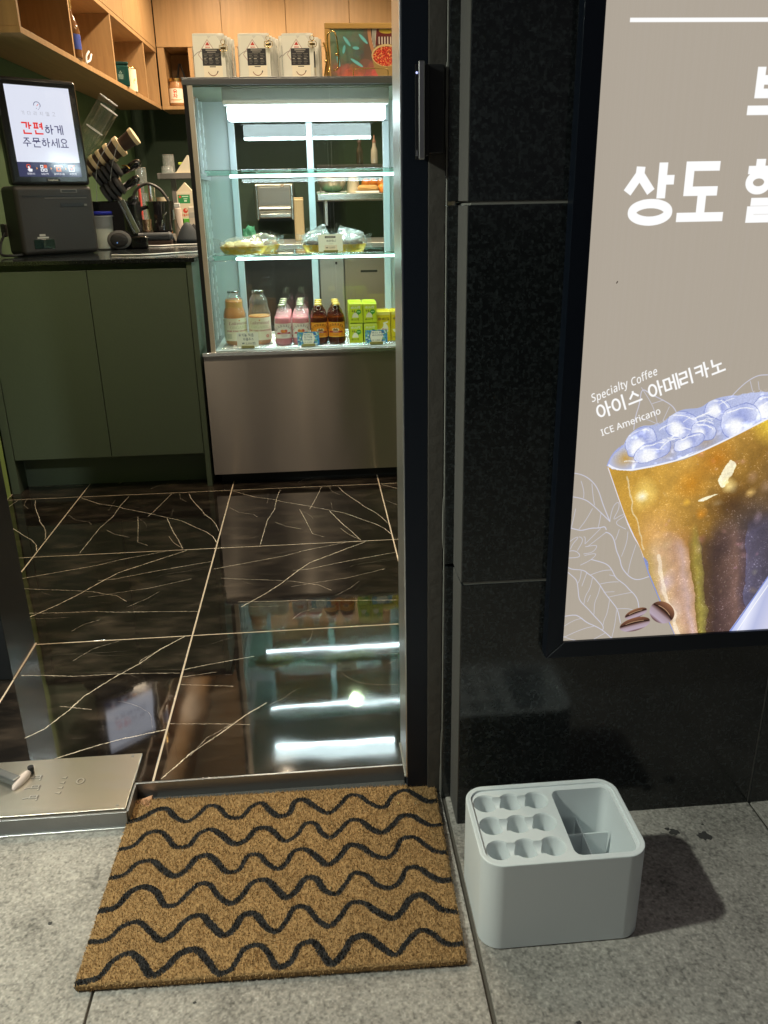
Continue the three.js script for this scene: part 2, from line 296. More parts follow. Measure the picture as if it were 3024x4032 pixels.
const VEINS_FOURTH = [
  [1.8, 2, 174, 59, 157, 172, 129],
  [1.2, 1, 208, 84, 195],
  [1.2, 4, 242, 131, 264],
  [2.2, 16, 591, 65, 513, 112, 460, 171, 386, 214, 344],
  [1, 63, 524, 91, 464, 110, 448, 157, 403],
  [1.2, -34, 398, 107, 414, 181, 425],
  [1.8, 15, -2, 111, -126, 146, -174],
];
const LEAF_LINES = [
  [2.2, 2, 212, 14, 208, 22, 206, 36, 210, 51, 209, 60, 212, 63, 206],
  [2.2, 63, 201, 69, 200, 78, 188, 83, 167, 91, 152, 94, 137, 106, 121, 118, 112, 129, 111, 144, 116],
  [1.2, 85, 205, 83, 195, 80, 186],
  [1.2, 100, 200, 101, 184, 93, 156],
  [1.2, 116, 176, 109, 147, 107, 123],
  [1.2, 30, 183, 53, 208],
  [1.2, 34, 177, 63, 201],
  [1.3, 1, 186, 12, 195, 18, 195, 8, 183, 5, 174],
  [1.3, 18, 195, 20, 196, 26, 189, 17, 171],
  [1.3, 26, 195, 29, 195, 29, 182],
  [1.3, 30, 177, 43, 179, 51, 178, 44, 166, 28, 164],
  [1.3, 30, 161, 42, 164, 51, 163, 41, 152, 24, 144],
  [1.6, 2, 170, 8, 172, 18, 168, 23, 160, 15, 158, 2, 158],
  [2, 2, 142, 6, 137, 30, 135, 38, 127, 46, 122, 60, 106, 70, 89, 85, 70, 95, 57, 102, 30],
  [2, 42, 153, 55, 149, 70, 143, 79, 132, 86, 117, 96, 109, 105, 102, 112, 93, 122, 84, 129, 72, 132, 58],
  [1.9, 2, 133, 11, 125, 20, 116, 23, 99, 25, 84, 29, 75, 44, 60, 56, 45, 70, 30, 73, 22, 71, 18],
  [1.2, 43, 125, 61, 132, 78, 132],
  [1.2, 61, 107, 76, 110, 92, 109],
  [1.2, 76, 81, 95, 85, 118, 88],
  [1.2, 93, 58, 112, 58, 124, 53],
  [1.2, 26, 133, 26, 120, 22, 111],
  [1.2, 46, 119, 45, 102, 36, 86, 35, 71],
  [1.2, 61, 103, 59, 88, 53, 73, 54, 50],
  [1.2, 79, 75, 78, 53, 72, 36, 72, 29],
  [1.2, 93, 55, 93, 30, 89, 2],
  [2.2, 2, 49, 19, 52, 29, 47, 43, 34, 56, 28, 72, 18, 91, -1],
  [1.2, 3, 30, 17, 40, 34, 44],
  [1.2, 3, 8, 32, 22, 56, 27],
  [1.2, 51, -2, 76, 12],
  [1.2, 2, 11, 16, 3, 37, -1],
  [1.2, 9, 245, 7, 228, 4, 213],
  [1.2, 37, 244, 29, 226, 17, 209],
  [1.2, 52, 236, 51, 222, 49, 210],
  [2, 3, 306, 16, 304, 34, 291, 45, 275, 54, 250, 68, 220],
  [2, 2, 266, 21, 263, 40, 248, 68, 220],
  [1.3, 15, 292, 21, 276, 21, 263],
  [1.3, 33, 287, 37, 262, 40, 250],
  [1.3, 68, 220, 69, 244, 80, 256, 82, 241, 71, 220, 88, 232, 94, 229, 74, 217, 96, 205],
  [2, 94, 374, 94, 394, 100, 416, 100, 441, 116, 430, 137, 420, 155, 409, 163, 394],
  [1.3, 100, 441, 120, 415, 128, 393, 132, 380],
  [1.2, 94, 394, 112, 391, 131, 382],
  [1.2, 120, 415, 137, 420],
  [1.2, 148, 409, 138, 382],
  [2.2, 248, 423, 258, 435, 272, 447, 286, 454, 301, 454],
  [1.3, 274, 445, 282, 424],
  [1.2, 287, 444, 292, 426],
  [1.2, 29, 105, 36, 130],
  [1.2, 41, 75, 45, 87],
  [1.2, 75, 123, 85, 120],
  [1.2, 68, 91, 86, 91],
];

function veinTile(veins, seed, w = 768, h = 768, mm = 600, hmm = 600) {
  return canvasTexture(w, h, (g) => {
    g.fillStyle = '#17130f'; g.fillRect(0, 0, w, h); seedState = seed;
    const img = g.getImageData(0, 0, w, h), k = w / mm;
    for (let y = 0; y < h; y++) for (let x = 0; x < w; x++) {
      const u = x / w, v = y / h, n = fbm(u * 0.5, v, 14, 4, seed), s = fbm(u * 0.25, v, 40, 2, seed + 5), q = 15 + 62 * Math.max(0, n - 0.40) + 30 * Math.max(0, s - 0.55), i = (y * w + x) * 4;
      img.data[i] = q * 1.25 + 6; img.data[i + 1] = q * 1.08 + 5; img.data[i + 2] = q * 0.92 + 5;
    }
    g.putImageData(img, 0, 0); g.lineCap = 'round'; g.lineJoin = 'round';
    for (const [wd, ...p] of veins) for (let pass = 0; pass < 2; pass++) for (let i = 0; i + 3 < p.length; i += 2) {
      const x0 = p[i] * k, y0 = p[i + 1] * k, x1 = p[i + 2] * k, y1 = p[i + 3] * k, n = Math.max(2, Math.round(Math.hypot(x1 - x0, y1 - y0) / 7));
      let px = x0, py = y0;
      for (let j = 1; j <= n; j++) {
        const t = j / n, x = x0 + (x1 - x0) * t + (j < n ? rr(-1, 1) * (pass ? 3.5 : 1.2) : 0), y = y0 + (y1 - y0) * t + (j < n ? rr(-1, 1) * (pass ? 3.5 : 1.2) : 0);
        const a = pass ? (rnd() < 0.5 ? rr(0.15, 0.6) : 0) : rr(0.6, 1) * Math.min(1, wd / 1.3);
        g.strokeStyle = `rgba(244,228,206,${a})`; g.lineWidth = (pass ? 0.8 : wd * rr(0.6, 1.25)) * k * 1.1; g.beginPath(); g.moveTo(px, py); g.lineTo(x, y); g.stroke(); px = x; py = y;
      }
    }
    for (let i = 0; i < 9; i++) { // hair-fine veins that fade in and out
      let x = rnd() * w, y = rnd() * h, a = rr(-0.35, 0.15); const n = 26 + Math.floor(rnd() * 40), al = rr(0.25, 0.7); for (let j = 0; j < n; j++) { a += rr(-0.16, 0.16); const nx = x + Math.cos(a) * 6.5, ny = y + Math.sin(a) * 6.5; g.strokeStyle = `rgba(240,226,206,${al * Math.sin(Math.PI * (j + 0.5) / n) * rr(0.5, 1)})`; g.lineWidth = rr(0.7, 1.5); g.beginPath(); g.moveTo(x, y); g.lineTo(nx, ny); g.stroke(); x = nx; y = ny; } }
    for (let i = 0; i < 50; i++) { const x = rnd() * w, y = rnd() * h; g.strokeStyle = `rgba(230,215,195,${rr(0.05, 0.28)})`; g.lineWidth = rr(0.4, 1); g.beginPath(); g.moveTo(x, y); g.lineTo(x + rr(6, 42), y - rr(-3, 9)); g.stroke(); }
  });
}
{
  const tileMat = (t) => phys({ map: t, roughness: 0.05, roughnessMap: scaled(T.smudge, 1), ior: 1.82, bumpMap: scaled(T.ripple, 1.5), bumpScale: 0.0006, metalness: 0 });
  for (const k of ['roughness']) { }
  const mats = [VEINS_FIRST, VEINS_SECOND, VEINS_THIRD, VEINS_FOURTH].map((v, i) => { const m = tileMat(veinTile(v, 900 + i * 31)); m.roughness = 1; return m; });
  const f = new THREE.Group(); f.name = 'floor'; f.userData.kind = 'structure'; scene.add(f);
  part(f, 'floor_slab', bx(-1.0, 2.1, -0.16, -0.0125, -3.4, 1.79), M.plaster);
  part(f, 'grout_bed', bx(-0.99, 2.05, -0.012, -0.0008, -3.3, 1.797), M.grout);
  const g2 = 0.0021;
  const tile = (x0, x1, z0, z1, m, ox = x0, oz = z0) => {
    const g = new RoundedBoxGeometry(x1 - x0 - 2 * g2, 0.0096, z1 - z0 - 2 * g2, 1, 0.0006).translate((x0 + x1) / 2, -0.0048, (z0 + z1) / 2), p = g.attributes.position, uv = g.attributes.uv;
    for (let i = 0; i < p.count; i++) uv.setXY(i, (p.getX(i) - ox) / 0.6, 1 - (p.getZ(i) - oz) / 0.6);
    part(f, 'floor_tile', g, m);
  };
  for (let r = -2; r <= 1; r++) for (const x of [-0.6, 0, 0.6, 1.2]) tile(x, Math.min(x + 0.6, 2.04), r * 0.6, r * 0.6 + 0.6, mats[((r % 2) + 2) % 2]);
  for (let r = -2; r <= 1; r++) tile(-0.886, -0.6, r * 0.6, r * 0.6 + 0.6, mats[((r % 2) + 2) % 2], -1.2);
  tile(-0.886, -0.41, 1.2, 1.799, mats[3], -1.0); tile(-0.41, 0, 1.2, 1.799, mats[2]); tile(0, 0.6, 1.2, 1.799, mats[3]); tile(0.6, 1.2, 1.2, 1.799, mats[2]);
  tile(1.2, 2.04, 1.2, 1.799, mats[3]);
}
// door sill: dark steel nosing on the right, set forward on the left under the floor-hinge plate
{
  const s = thing('door_sill', 'dark steel sill edging the shop floor behind the doormat', 'door sill');
  part(s, 'sill_nosing', rb(-0.034, 0.507, -0.060, 0.0012, 1.7985, 1.8035, 0.001), M.steelDark);
  part(s, 'sill_nosing', rb(-0.95, -0.034, -0.060, 0.0012, 1.8805, 1.8855, 0.001), M.steelDark);
  part(s, 'sill_return', rb(-0.036, -0.031, -0.060, 0.0010, 1.8035, 1.8805, 0.001), M.steelDark);
  part(s, 'sill_lip', rb(-0.95, -0.034, PAVE - 0.004, PAVE + 0.005, 1.8856, 1.8885, 0.001), M.steelPlain);
  part(s, 'hinge_box', bx(-0.95, -0.037, -0.060, -0.0010, 1.7995, 1.8800), M.mortar);
  const p = thing('hinge_cover_plate', 'polished steel floor plate with embossed marks beside the doormat', 'floor plate');
  const plateTex = canvasTexture(1024, 512, (g, w, h) => {
    g.fillStyle = '#e2dfd8'; g.fillRect(0, 0, w, h);
    g.shadowColor = '#5a564e'; g.shadowBlur = 5; g.shadowOffsetX = 3; g.shadowOffsetY = 4; g.strokeStyle = '#ffffff'; g.fillStyle = '#fbfaf6'; g.lineWidth = 7;  // shadow side and bright side of the embossing are painted into the colour
    for (let i = 0; i < 3; i++) { const x = 470 + i * 14, y = 150 + i * 92; g.beginPath(); g.moveTo(x - 6, y + 30); g.lineTo(x + 66, y + 12); g.lineTo(x + 66, y + 52); g.stroke(); g.strokeRect(x + 28, y + 6, 34, 22); }
    for (let i = 0; i < 4; i++) { g.beginPath(); g.moveTo(640, 190 + i * 46); g.lineTo(672, 182 + i * 46); g.lineTo(668, 204 + i * 46); g.closePath(); g.fill(); }
    g.lineWidth = 9; g.beginPath(); g.ellipse(748, 235, 17, 24, 0, 0, 7); g.stroke();
  });
  const pm = M.plate.clone(); pm.map = plateTex; const bg = M.plate;
  const pg = new RoundedBoxGeometry(0.40, 0.004, 0.170, 1, 0.001).translate(-0.2375, 0.0012, 1.7915), q = pg.attributes.position, uv = pg.attributes.uv;
  for (let i = 0; i < q.count; i++) uv.setXY(i, (q.getX(i) + 0.4375) / 0.4, 1 - (q.getZ(i) - 1.7065) / 0.17);
  part(p, 'cover_plate', pg, pm);
  for (const [x, z] of [[-0.055, 1.716], [-0.055, 1.866]]) part(p, 'screw', cyl(0.0032, 0.0028, 0.0016, x, 0.0028, z, 16), M.steelPlain);
  const d = thing('door_pivot', 'rounded metal door pivot on the steel floor plate at left', 'door pivot', [-0.262, 0.0032, 1.775]);
  const e = new THREE.SphereGeometry(1, 28, 16).scale(0.009, 0.010, 0.028);
  part(d, 'pivot_shoe', e, std({ color: lin(0.62, 0.52, 0.48), roughness: 0.45 }), [0, 0.004, 0], [0.1, -0.35, 0.35]);
  part(d, 'pivot_pin', cyl(0.006, 0.006, 0.014, 0.011, 0.002, -0.026, 16), M.black);
  part(d, 'pivot_arm', rb(-0.075, -0.004, 0, 0.016, -0.008, 0.010, 0.003), M.steelDark, [0, 0, 0.01], [0, -0.55, 0]);
  const st = thing('stone_chip', 'small tan crazed stone piece wedged between sill and doormat', 'stone chip', [-0.006, PAVE, 1.824]);
  part(st, 'chip', new THREE.CylinderGeometry(0.021, 0.023, 0.014, 3).rotateY(0.5).translate(-0.006, 0.007, 0.004), std({ color: lin(0.55, 0.30, 0.17), roughness: 0.8 }));
}

// ------------------------------------------------------------------ the front: door frame, stone, post
{
  const d = thing('door_frame', 'black steel door jamb with a stainless reveal beside the doormat', 'door frame');
  part(d, 'jamb', rb(0.5095, 0.5490, -0.055, 2.42, 1.7305, 1.8420, 0.0008), M.blackMetal);
  part(d, 'reveal', rb(0.5070, 0.5094, 0.0, 2.42, 1.7280, 1.8405, 0.0006), std({ color: lin(0.88, 0.89, 0.90), metalness: 1, roughness: 0.32 }));
  part(d, 'reveal_joint', rb(0.5035, 0.5069, 0.0006, 0.0035, 1.730, 1.8405, 0.0008), M.sealant);
  part(d, 'head', rb(-0.94, 0.5489, 2.42, 2.50, 1.7305, 1.8420, 0.001), M.blackMetal);
  part(d, 'jamb', rb(-0.94, -0.90, -0.055, 2.42, 1.7305, 1.8420, 0.001), M.blackMetal);
  const l = thing('door_lock', 'slim black and silver card lock on the black door jamb', 'door lock', [0, 0, 0]);
  part(l, 'lock_body', rb(0.5440, 0.5705, 1.145, 1.2640, 1.8425, 1.8660, 0.003), M.black);
  part(l, 'mounting_block', rb(0.5340, 0.5460, 1.142, 1.2630, 1.8425, 1.8740, 0.002), M.black);
  part(l, 'silver_edge', rb(0.5300, 0.5392, 1.1370, 1.2665, 1.8742, 1.8800, 0.002), M.steelPlain);
  part(l, 'glass_face', rb(0.5255, 0.5299, 1.1368, 1.2620, 1.8700, 1.8790, 0.001), M.blackGloss);
  part(l, 'status_light', new THREE.SphereGeometry(0.0016, 12, 8).translate(0.5275, 1.2510, 1.8795), glow(0.5, 0.55, 1, 1.6));
  part(l, 'key_slot', rb(0.5262, 0.5288, 1.1420, 1.1500, 1.8785, 1.8797, 0.0004), M.steelBright);

  const w = thing('granite_wall', 'polished black granite wall in large slabs right of the doorway', 'wall');
  part(w, 'wall_core', bx(0.598, 3.6, -0.16, 3.2, 1.70, 1.9385), M.sealant);
  const xs = [0.594, 1.171, 1.748, 2.325, 2.902, 3.479], ys = [-0.040, 0.4705, 1.0755, 1.6805, 2.2855, 2.8905];
  for (let i = 0; i + 1 < xs.length; i++) for (let k = 0; k + 1 < ys.length; k++) {
    const s = part(w, 'slab', rb(xs[i] + (i ? 0.0018 : 0), xs[i + 1] - 0.0018, ys[k] + (k ? 0.0022 : 0), ys[k + 1] - 0.0022, i ? 1.915 : 1.9050, 1.940 + rr(-0.0003, 0.0003), 0.0012), M.granite);
    const uv = s.geometry.attributes.uv, ox = rnd() * 3, oy = rnd() * 3; for (let q = 0; q < uv.count; q++) uv.setXY(q, uv.getX(q) + ox, uv.getY(q) + oy);
    if (!i) part(w, 'slab_edge', rb(0.5925, 0.6050, ys[k] + (k ? 0.0028 : 0), ys[k + 1] - 0.0028, 1.8625, 1.9385, 0.001), M.sawn);
  }
  for (let k = 0; k + 1 < ys.length; k++) part(w, 'return_slab', rb(0.5770, 0.5972, ys[k] + (k ? 0.0028 : 0), ys[k + 1] - 0.0028, 1.80, 1.8620, 0.001), M.granite);
  part(w, 'inner_strip', rb(0.5492, 0.5752, -0.045, 2.88, 1.78, 1.8475, 0.001), std({ color: lin(0.055, 0.05, 0.043), roughness: 0.6, bumpMap: scaled(T.fine, 4), bumpScale: 0.0015 }));
  part(w, 'sealant_bead', tube([[0.5762, -0.04, 1.8560], [0.5765, 0.5, 1.8562], [0.5758, 1.1, 1.8565], [0.5764, 2.0, 1.8560], [0.576, 2.88, 1.856]], 0.0016, 60, 6), M.sealant);
  for (const [y, h, r] of [[0.06, 0.06, 0.0016], [0.55, 0.05, 0.0018], [1.19, 0.04, 0.0022], [1.24, 0.03, 0.002], [0.0, 0.05, 0.003]]) part(w, 'filler_smear', new THREE.SphereGeometry(1, 10, 8).scale(r, h, 0.0014).translate(0.5745, y, 1.8570), M.sealant);
  const lw = thing('side_wall', 'black granite front wall left of the shop doorway', 'wall');
  part(lw, 'slab', rb(-4.0, -0.95, -0.06, 2.6, 1.72, 1.8950, 0.002), M.granite);
  const hd = thing('front_lintel', 'dark granite lintel band above the shop doorway', 'wall');
  part(hd, 'slab', rb(-4.0, 0.592, 2.602, 3.2, 1.72, 1.90, 0.002), M.granite);
  part(hd, 'soffit', rb(-0.949, 0.576, 2.502, 2.600, 1.74, 1.89, 0.002), M.blackMetal);

  const p = thing('steel_post', 'dark glossy steel post inside the doorway at left', 'post', [-0.41, 0, 1.2]);
  part(p, 'post_body', rb(-0.34, 0, 0.0008, 2.598, 0, 0.174, 0.002), M.postMetal);
  part(p, 'base_joint', rb(-0.001, 0.0036, 0.0004, 0.0034, -0.002, 0.174, 0.0006), M.grout);
}
// ------------------------------------------------------------------ the room
{
  structure('wall_left', bx(-1.02, -0.886, -0.012, 2.598, -0.058, 1.19), std({ color: lin(0.34, 0.47, 0.14), roughness: 0.75, bumpMap: scaled(T.fine, 6), bumpScale: 0.0005 }));  // lime raised above the other walls' green to make up for missing light
  structure('wall_left', bx(-1.02, -0.951, 0.0, 2.598, 1.1915, 1.718), M.green);
  { const m = structure('wall_left', bx(-0.14, 0, -0.012, 2.598, -3.36, 0), M.green, [-0.9345, 0, -0.060]); m.rotation.y = -0.029; }
  structure('wall_back', bx(-0.885, 2.05, -0.012, 2.598, -3.40, -3.262), std({ color: lin(0.026, 0.046, 0.026), roughness: 0.85, bumpMap: scaled(T.fine, 6), bumpScale: 0.0005 }));  // wall green darkened so the colour holds the shade under the cabinets
  structure('wall_right', bx(2.051, 2.18, -0.012, 2.598, -3.4, 1.69), M.green);
  structure('wall_front', bx(0.5755, 2.05, 0.0, 2.598, 1.60, 1.698), M.green);
  structure('ceiling', bx(-1.02, 2.18, 2.6, 2.72, -3.4, 1.719), std({ color: lin(0.70, 0.64, 0.54), roughness: 0.9 }));
}
// recessed ceiling lamps: a glowing disc with its own spot lamp just under it
function downlight(x, z, cd, color, label, cone = 1.2) {
  const t = thing('ceiling_lamp', label, 'ceiling lamp', [x, 2.6, z], 0, 'round recessed ceiling lamps inside the shop');
  part(t, 'rim', new THREE.TorusGeometry(0.055, 0.007, 10, 36).rotateX(Math.PI / 2).translate(0, -0.003, 0), M.white);
  part(t, 'diffuser', cyl(0.05, 0.05, 0.004, 0, -0.005, 0, 36), glow(...color, Math.min(14, cd * 1.4)));
  const s = new THREE.SpotLight(lin(...color), cd, 0, cone, 0.75); s.position.set(0, -0.03, 0); s.target.position.set(0, -2.5, 0); s.castShadow = true; s.shadow.radius = 2.5; t.add(s, s.target); return t;
}
const WARM = [1, 0.80, 0.56];
downlight(0.27, 0.75, POWER.down, WARM, 'round ceiling lamp above the tiles nearest the door');
downlight(-0.30, 0.55, POWER.down * 0.9, WARM, 'round ceiling lamp above the green counter front');
downlight(1.15, 0.25, POWER.down, WARM, 'round ceiling lamp at the hidden right of the fridge');
downlight(0.05, -1.35, POWER.kitchen * 1.5, WARM, 'round ceiling lamp over the work aisle behind the fridge', 1.45);
downlight(0.55, -2.25, POWER.kitchen * 0.85, WARM, 'round ceiling lamp near the back wood cabinets', 1.45);
downlight(-0.15, -2.35, POWER.kitchen * 0.8, WARM, 'round ceiling lamp near the wood shelf corner', 1.45);
downlight(1.25, -1.3, POWER.kitchen, WARM, 'round ceiling lamp at the far right of the kitchen', 1.45);
{ // the lamp outside, left of the doorway, that lights the pavement
  const t = thing('porch_lamp', 'square porch lamp on a bracket left of the doorway', 'outdoor lamp', [-0.86, 1.93, 2.43]);
  part(t, 'housing', rb(-0.12, 0.12, 0, 0.05, -0.12, 0.12, 0.008), M.blackMetal);
  part(t, 'bracket', rb(-0.02, 0.02, 0.01, 0.04, -0.534, -0.12, 0.004), M.blackMetal);
  part(t, 'lens', rb(-0.09, 0.09, -0.006, -0.0005, -0.09, 0.09, 0.002), glow(0.90, 1.0, 0.84, 8));
  const s = new THREE.SpotLight(lin(0.94, 1.0, 0.86), POWER.porch, 0, 1.22, 1.0); s.position.set(0, -0.02, 0); s.target.position.set(0.72, -1.9, -0.10); s.castShadow = true; s.shadow.radius = 2.6; t.add(s, s.target);
}
// wood wall shelf along the left wall and wood cabinets along the back wall
{
  const y0 = 1.682, x0 = -0.268, x1 = 0, zb = -2.62, zf = 0, xc = -0.571, zc0 = -2.95;
  const s = thing('wood_shelf', 'long open wood wall shelf running along the left wall', 'wall shelf', [-0.6515, 0, -0.33], -0.029);
  part(s, 'bottom_board', rb(x0, x1, y0, y0 + 0.022, zb, zf, 0.001), M.wood);
  part(s, 'top_board', rb(x0, x1, 2.012, 2.034, zb, zf, 0.001), M.wood);
  part(s, 'back_board', rb(x0, x0 + 0.012, y0 + 0.0225, 2.0115, zb, zf, 0.001), M.wood);
  for (const z of [-0.022, -0.70, -1.45, -2.24, -2.61]) part(s, 'divider', rb(x0 + 0.0125, x1 - 0.002, y0 + 0.0225, 2.0115, z, z + 0.02, 0.001), M.wood);
  for (let k = 0; k < 6; k++) { const za = zf - (k + 1) * 0.436, zc = zf - k * 0.436; part(s, 'door', rb(x1 - 0.018, x1 + 0.002, 2.0345, 2.595, za + 0.0015, zc - 0.0015, 0.0012), M.wood); }
  part(s, 'carcass', rb(x0, x1 - 0.019, 2.0345, 2.598, zb, zf, 0.001), M.wood);
  const c = thing('wood_cabinet', 'row of pale wood cabinet doors on the back wall', 'wall cabinet');
  part(c, 'bottom_board', rb(xc, 1.98, y0, y0 + 0.022, -3.260, zc0 - 0.0005, 0.001), M.wood);
  part(c, 'top_board', rb(xc, 1.98, 2.046, 2.066, -3.260, zc0 - 0.0005, 0.001), M.wood);
  part(c, 'back_board', rb(xc, 1.98, y0 + 0.0225, 2.0455, -3.260, -3.248, 0.001), M.wood);
  for (const x of [-0.570, -0.372, 0.20, 0.77, 1.34]) part(c, 'divider', rb(x, x + (x < -0.5 ? 0.045 : 0.02), y0 + 0.0225, 2.0455, -3.2475, zc0 - 0.003, 0.001), M.wood);
  for (let k = 0; k < 6; k++) part(c, 'door', rb(-0.555 + k * 0.413 - (k ? 0 : 0.015) + 0.0015, -0.555 + (k + 1) * 0.413 - 0.0015, 2.0465, 2.595, zc0 - 0.0195, zc0 + 0.001, 0.0012), M.wood);
  part(c, 'niche_front', rb(-0.352, 1.98, y0 + 0.0225, 2.0455, zc0 - 0.022, zc0 - 0.002, 0.001), M.wood);
  part(c, 'carcass', rb(xc, 1.98, 2.0665, 2.598, -3.26, zc0 - 0.0205, 0.001), M.wood);
}
// things on the wood shelves
{
  const b = thing('liquor_bottle', 'tall brown syrup bottle with blue label on the wood shelf', 'bottle', [-0.655, 1.7045, -1.10]);
  part(b, 'glass_body', lathe([[0, 0], [0.034, 0.001], [0.036, 0.01], [0.036, 0.115], [0.03, 0.14], [0.014, 0.185], [0.013, 0.25], [0, 0.25]]), phys({ color: lin(0.16, 0.07, 0.025), roughness: 0.1, clearcoat: 1 }));
  part(b, 'label', new THREE.CylinderGeometry(0.0365, 0.0365, 0.06, 28, 1, true).translate(0, 0.07, 0), std({ color: lin(0.03, 0.06, 0.33), roughness: 0.5 }));
  part(b, 'neck_foil', cyl(0.0142, 0.0138, 0.05, 0, 0.20, 0, 20), M.gold);
  const b2 = thing('clear_bottle', 'clear bottle with white cap behind the blue-labelled bottle', 'bottle', [-0.675, 1.7045, -1.19]);
  part(b2, 'glass_body', lathe([[0, 0], [0.03, 0.001], [0.031, 0.01], [0.031, 0.15], [0.012, 0.2], [0.012, 0.26]]), M.clear);
  part(b2, 'cap', cyl(0.014, 0.014, 0.02, 0, 0.258, 0, 16), M.white);
  const an = thing('antler_ornament', 'small white antler ornament at the shelf edge', 'ornament', [-0.628, 1.7045, -1.20]);
  part(an, 'horn', [tube([[0, 0, 0], [0.0, 0.03, -0.01], [0.01, 0.055, -0.03]], 0.005, 12), tube([[0, 0.005, 0], [0.005, 0.02, -0.05], [0.008, 0.05, -0.08]], 0.005, 12)], M.white);
  const tin = thing('green_tin', 'dark green tea tin on the wood shelf', 'tin', [-0.640, 1.7045, -2.02], 0.25);
  part(tin, 'tin_body', rb(-0.045, 0.045, 0, 0.105, -0.04, 0.04, 0.008, 3), std({ color: lin(0.005, 0.055, 0.045), roughness: 0.35, metalness: 0.3 }));
  part(tin, 'tin_lid', rb(-0.046, 0.046, 0.1055, 0.122, -0.041, 0.041, 0.006, 3), std({ color: lin(0.008, 0.045, 0.04), roughness: 0.3, metalness: 0.4 }));
  part(tin, 'print', quad(0.045, 0.05, 0.0, 0.055, 0.0405), std({ map: canvasTexture(96, 112, (g) => { g.fillStyle = '#0d3b37'; g.fillRect(0, 0, 96, 112); g.strokeStyle = '#b9cfc4'; g.lineWidth = 3; g.beginPath(); g.moveTo(48, 10); g.lineTo(62, 34); g.lineTo(34, 34); g.closePath(); g.stroke(); g.fillStyle = '#9fbab0'; for (let i = 0; i < 5; i++) g.fillRect(18 + i, 50 + i * 11, 60 - 2 * i, 4); }), roughness: 0.4 }));
  const can = thing('floral_can', 'cream tin can with flower print beside the green tin', 'tin', [-0.630, 1.7045, -2.22], 0.3);
  part(can, 'can_body', cyl(0.041, 0.041, 0.12, 0, 0, 0, 32), std({ roughness: 0.45, map: canvasTexture(256, 128, (g) => { g.fillStyle = '#e9ddc0'; g.fillRect(0, 0, 256, 128); g.strokeStyle = '#b08a3c'; g.lineWidth = 3; seedState = 5; for (let i = 0; i < 18; i++) { const x = rr(0, 256), y = rr(20, 110); g.beginPath(); g.moveTo(x, y + 14); g.quadraticCurveTo(x - 8, y, x + 6, y - 14); g.stroke(); g.beginPath(); g.ellipse(x + 7, y - 8, 8, 4, -0.8, 0, 7); g.stroke(); } }) }));
  part(can, 'can_rim', new THREE.TorusGeometry(0.041, 0.003, 8, 32).rotateX(Math.PI / 2).translate(0, 0.119, 0), M.gold);
  const jar = thing('spice_jar', 'glass jar with orange printed label in the corner niche', 'jar', [-0.478, 1.7045, -3.01]);
  part(jar, 'jar_glass', lathe([[0, 0], [0.045, 0.001], [0.049, 0.012], [0.049, 0.115], [0.04, 0.135], [0.04, 0.15]]), phys({ color: lin(0.35, 0.17, 0.07), roughness: 0.15, clearcoat: 1 }));
  part(jar, 'jar_lid', cyl(0.043, 0.043, 0.018, 0, 0.148, 0, 32), M.gold);
  part(jar, 'label', new THREE.CylinderGeometry(0.0496, 0.0496, 0.085, 28, 1, true, -1.1, 2.2).translate(0, 0.062, 0), std({ roughness: 0.6, map: canvasTexture(128, 128, (g) => { g.fillStyle = '#e8d9c4'; g.fillRect(0, 0, 128, 128); korean(g, '유', 44, 8, 40, '#c2401c', 0.14); korean(g, '자', 44, 48, 40, '#c2401c', 0.14); g.fillStyle = '#cf7a30'; g.fillRect(20, 98, 88, 6); g.fillRect(34, 110, 60, 5); }) }));
  const tongs = thing('black_tongs', 'black serving tongs standing behind the spice jar', 'tongs', [-0.455, 1.7045, -3.12]);
  part(tongs, 'tong_arm', [tube([[-0.012, 0.0, 0], [-0.022, 0.16, 0], [-0.004, 0.27, 0]], 0.006, 16), tube([[0.022, 0.0, 0], [0.03, 0.16, 0], [0.004, 0.27, 0]], 0.006, 16)], M.black);
  const bj = thing('blue_cap_jar', 'small jar with blue cap half hidden by the fridge corner', 'jar', [-0.395, 1.7045, -3.05]);
  part(bj, 'jar_body', cyl(0.026, 0.026, 0.09, 0, 0, 0, 20), M.frost); part(bj, 'cap', cyl(0.024, 0.022, 0.03, 0, 0.09, 0, 20), std({ color: lin(0.03, 0.22, 0.5), roughness: 0.4 }));
}
// the counter
const TOP = 0.900;
{
  const c = thing('green_counter', 'dark green counter with black stone top left of the fridge', 'counter');
  const xl = -0.884, xr = -0.083, zf = -0.088;
  part(c, 'countertop', rb(-0.940, xr + 0.012, 0.884, TOP, -3.22, -0.062, 0.002), phys({ map: scaled(T.black, 3), roughness: 0.11, ior: 1.55 }));
  part(c, 'door', rb(-0.850, -0.4728, 0.140, 0.862, zf, zf + 0.018, 0.0012), M.greenPanel);
  part(c, 'door', rb(-0.4698, -0.1055, 0.140, 0.862, zf, zf + 0.018, 0.0012), M.greenPanel);
  part(c, 'side_panel', rb(xl, -0.8525, 0.0, 0.8835, -3.2, zf + 0.020, 0.001), M.greenPanel);
  part(c, 'side_panel', rb(-0.1030, xr, 0.0, 0.8835, -3.2, zf + 0.020, 0.001), M.greenPanel);
  part(c, 'carcass', bx(-0.852, -0.1035, 0.14, 0.8835, -3.2, zf - 0.030), M.greenPanel);
  part(c, 'kick_board', bx(-0.852, -0.1035, 0.0, 0.139, -3.2, -0.165), M.greenPanel);
}
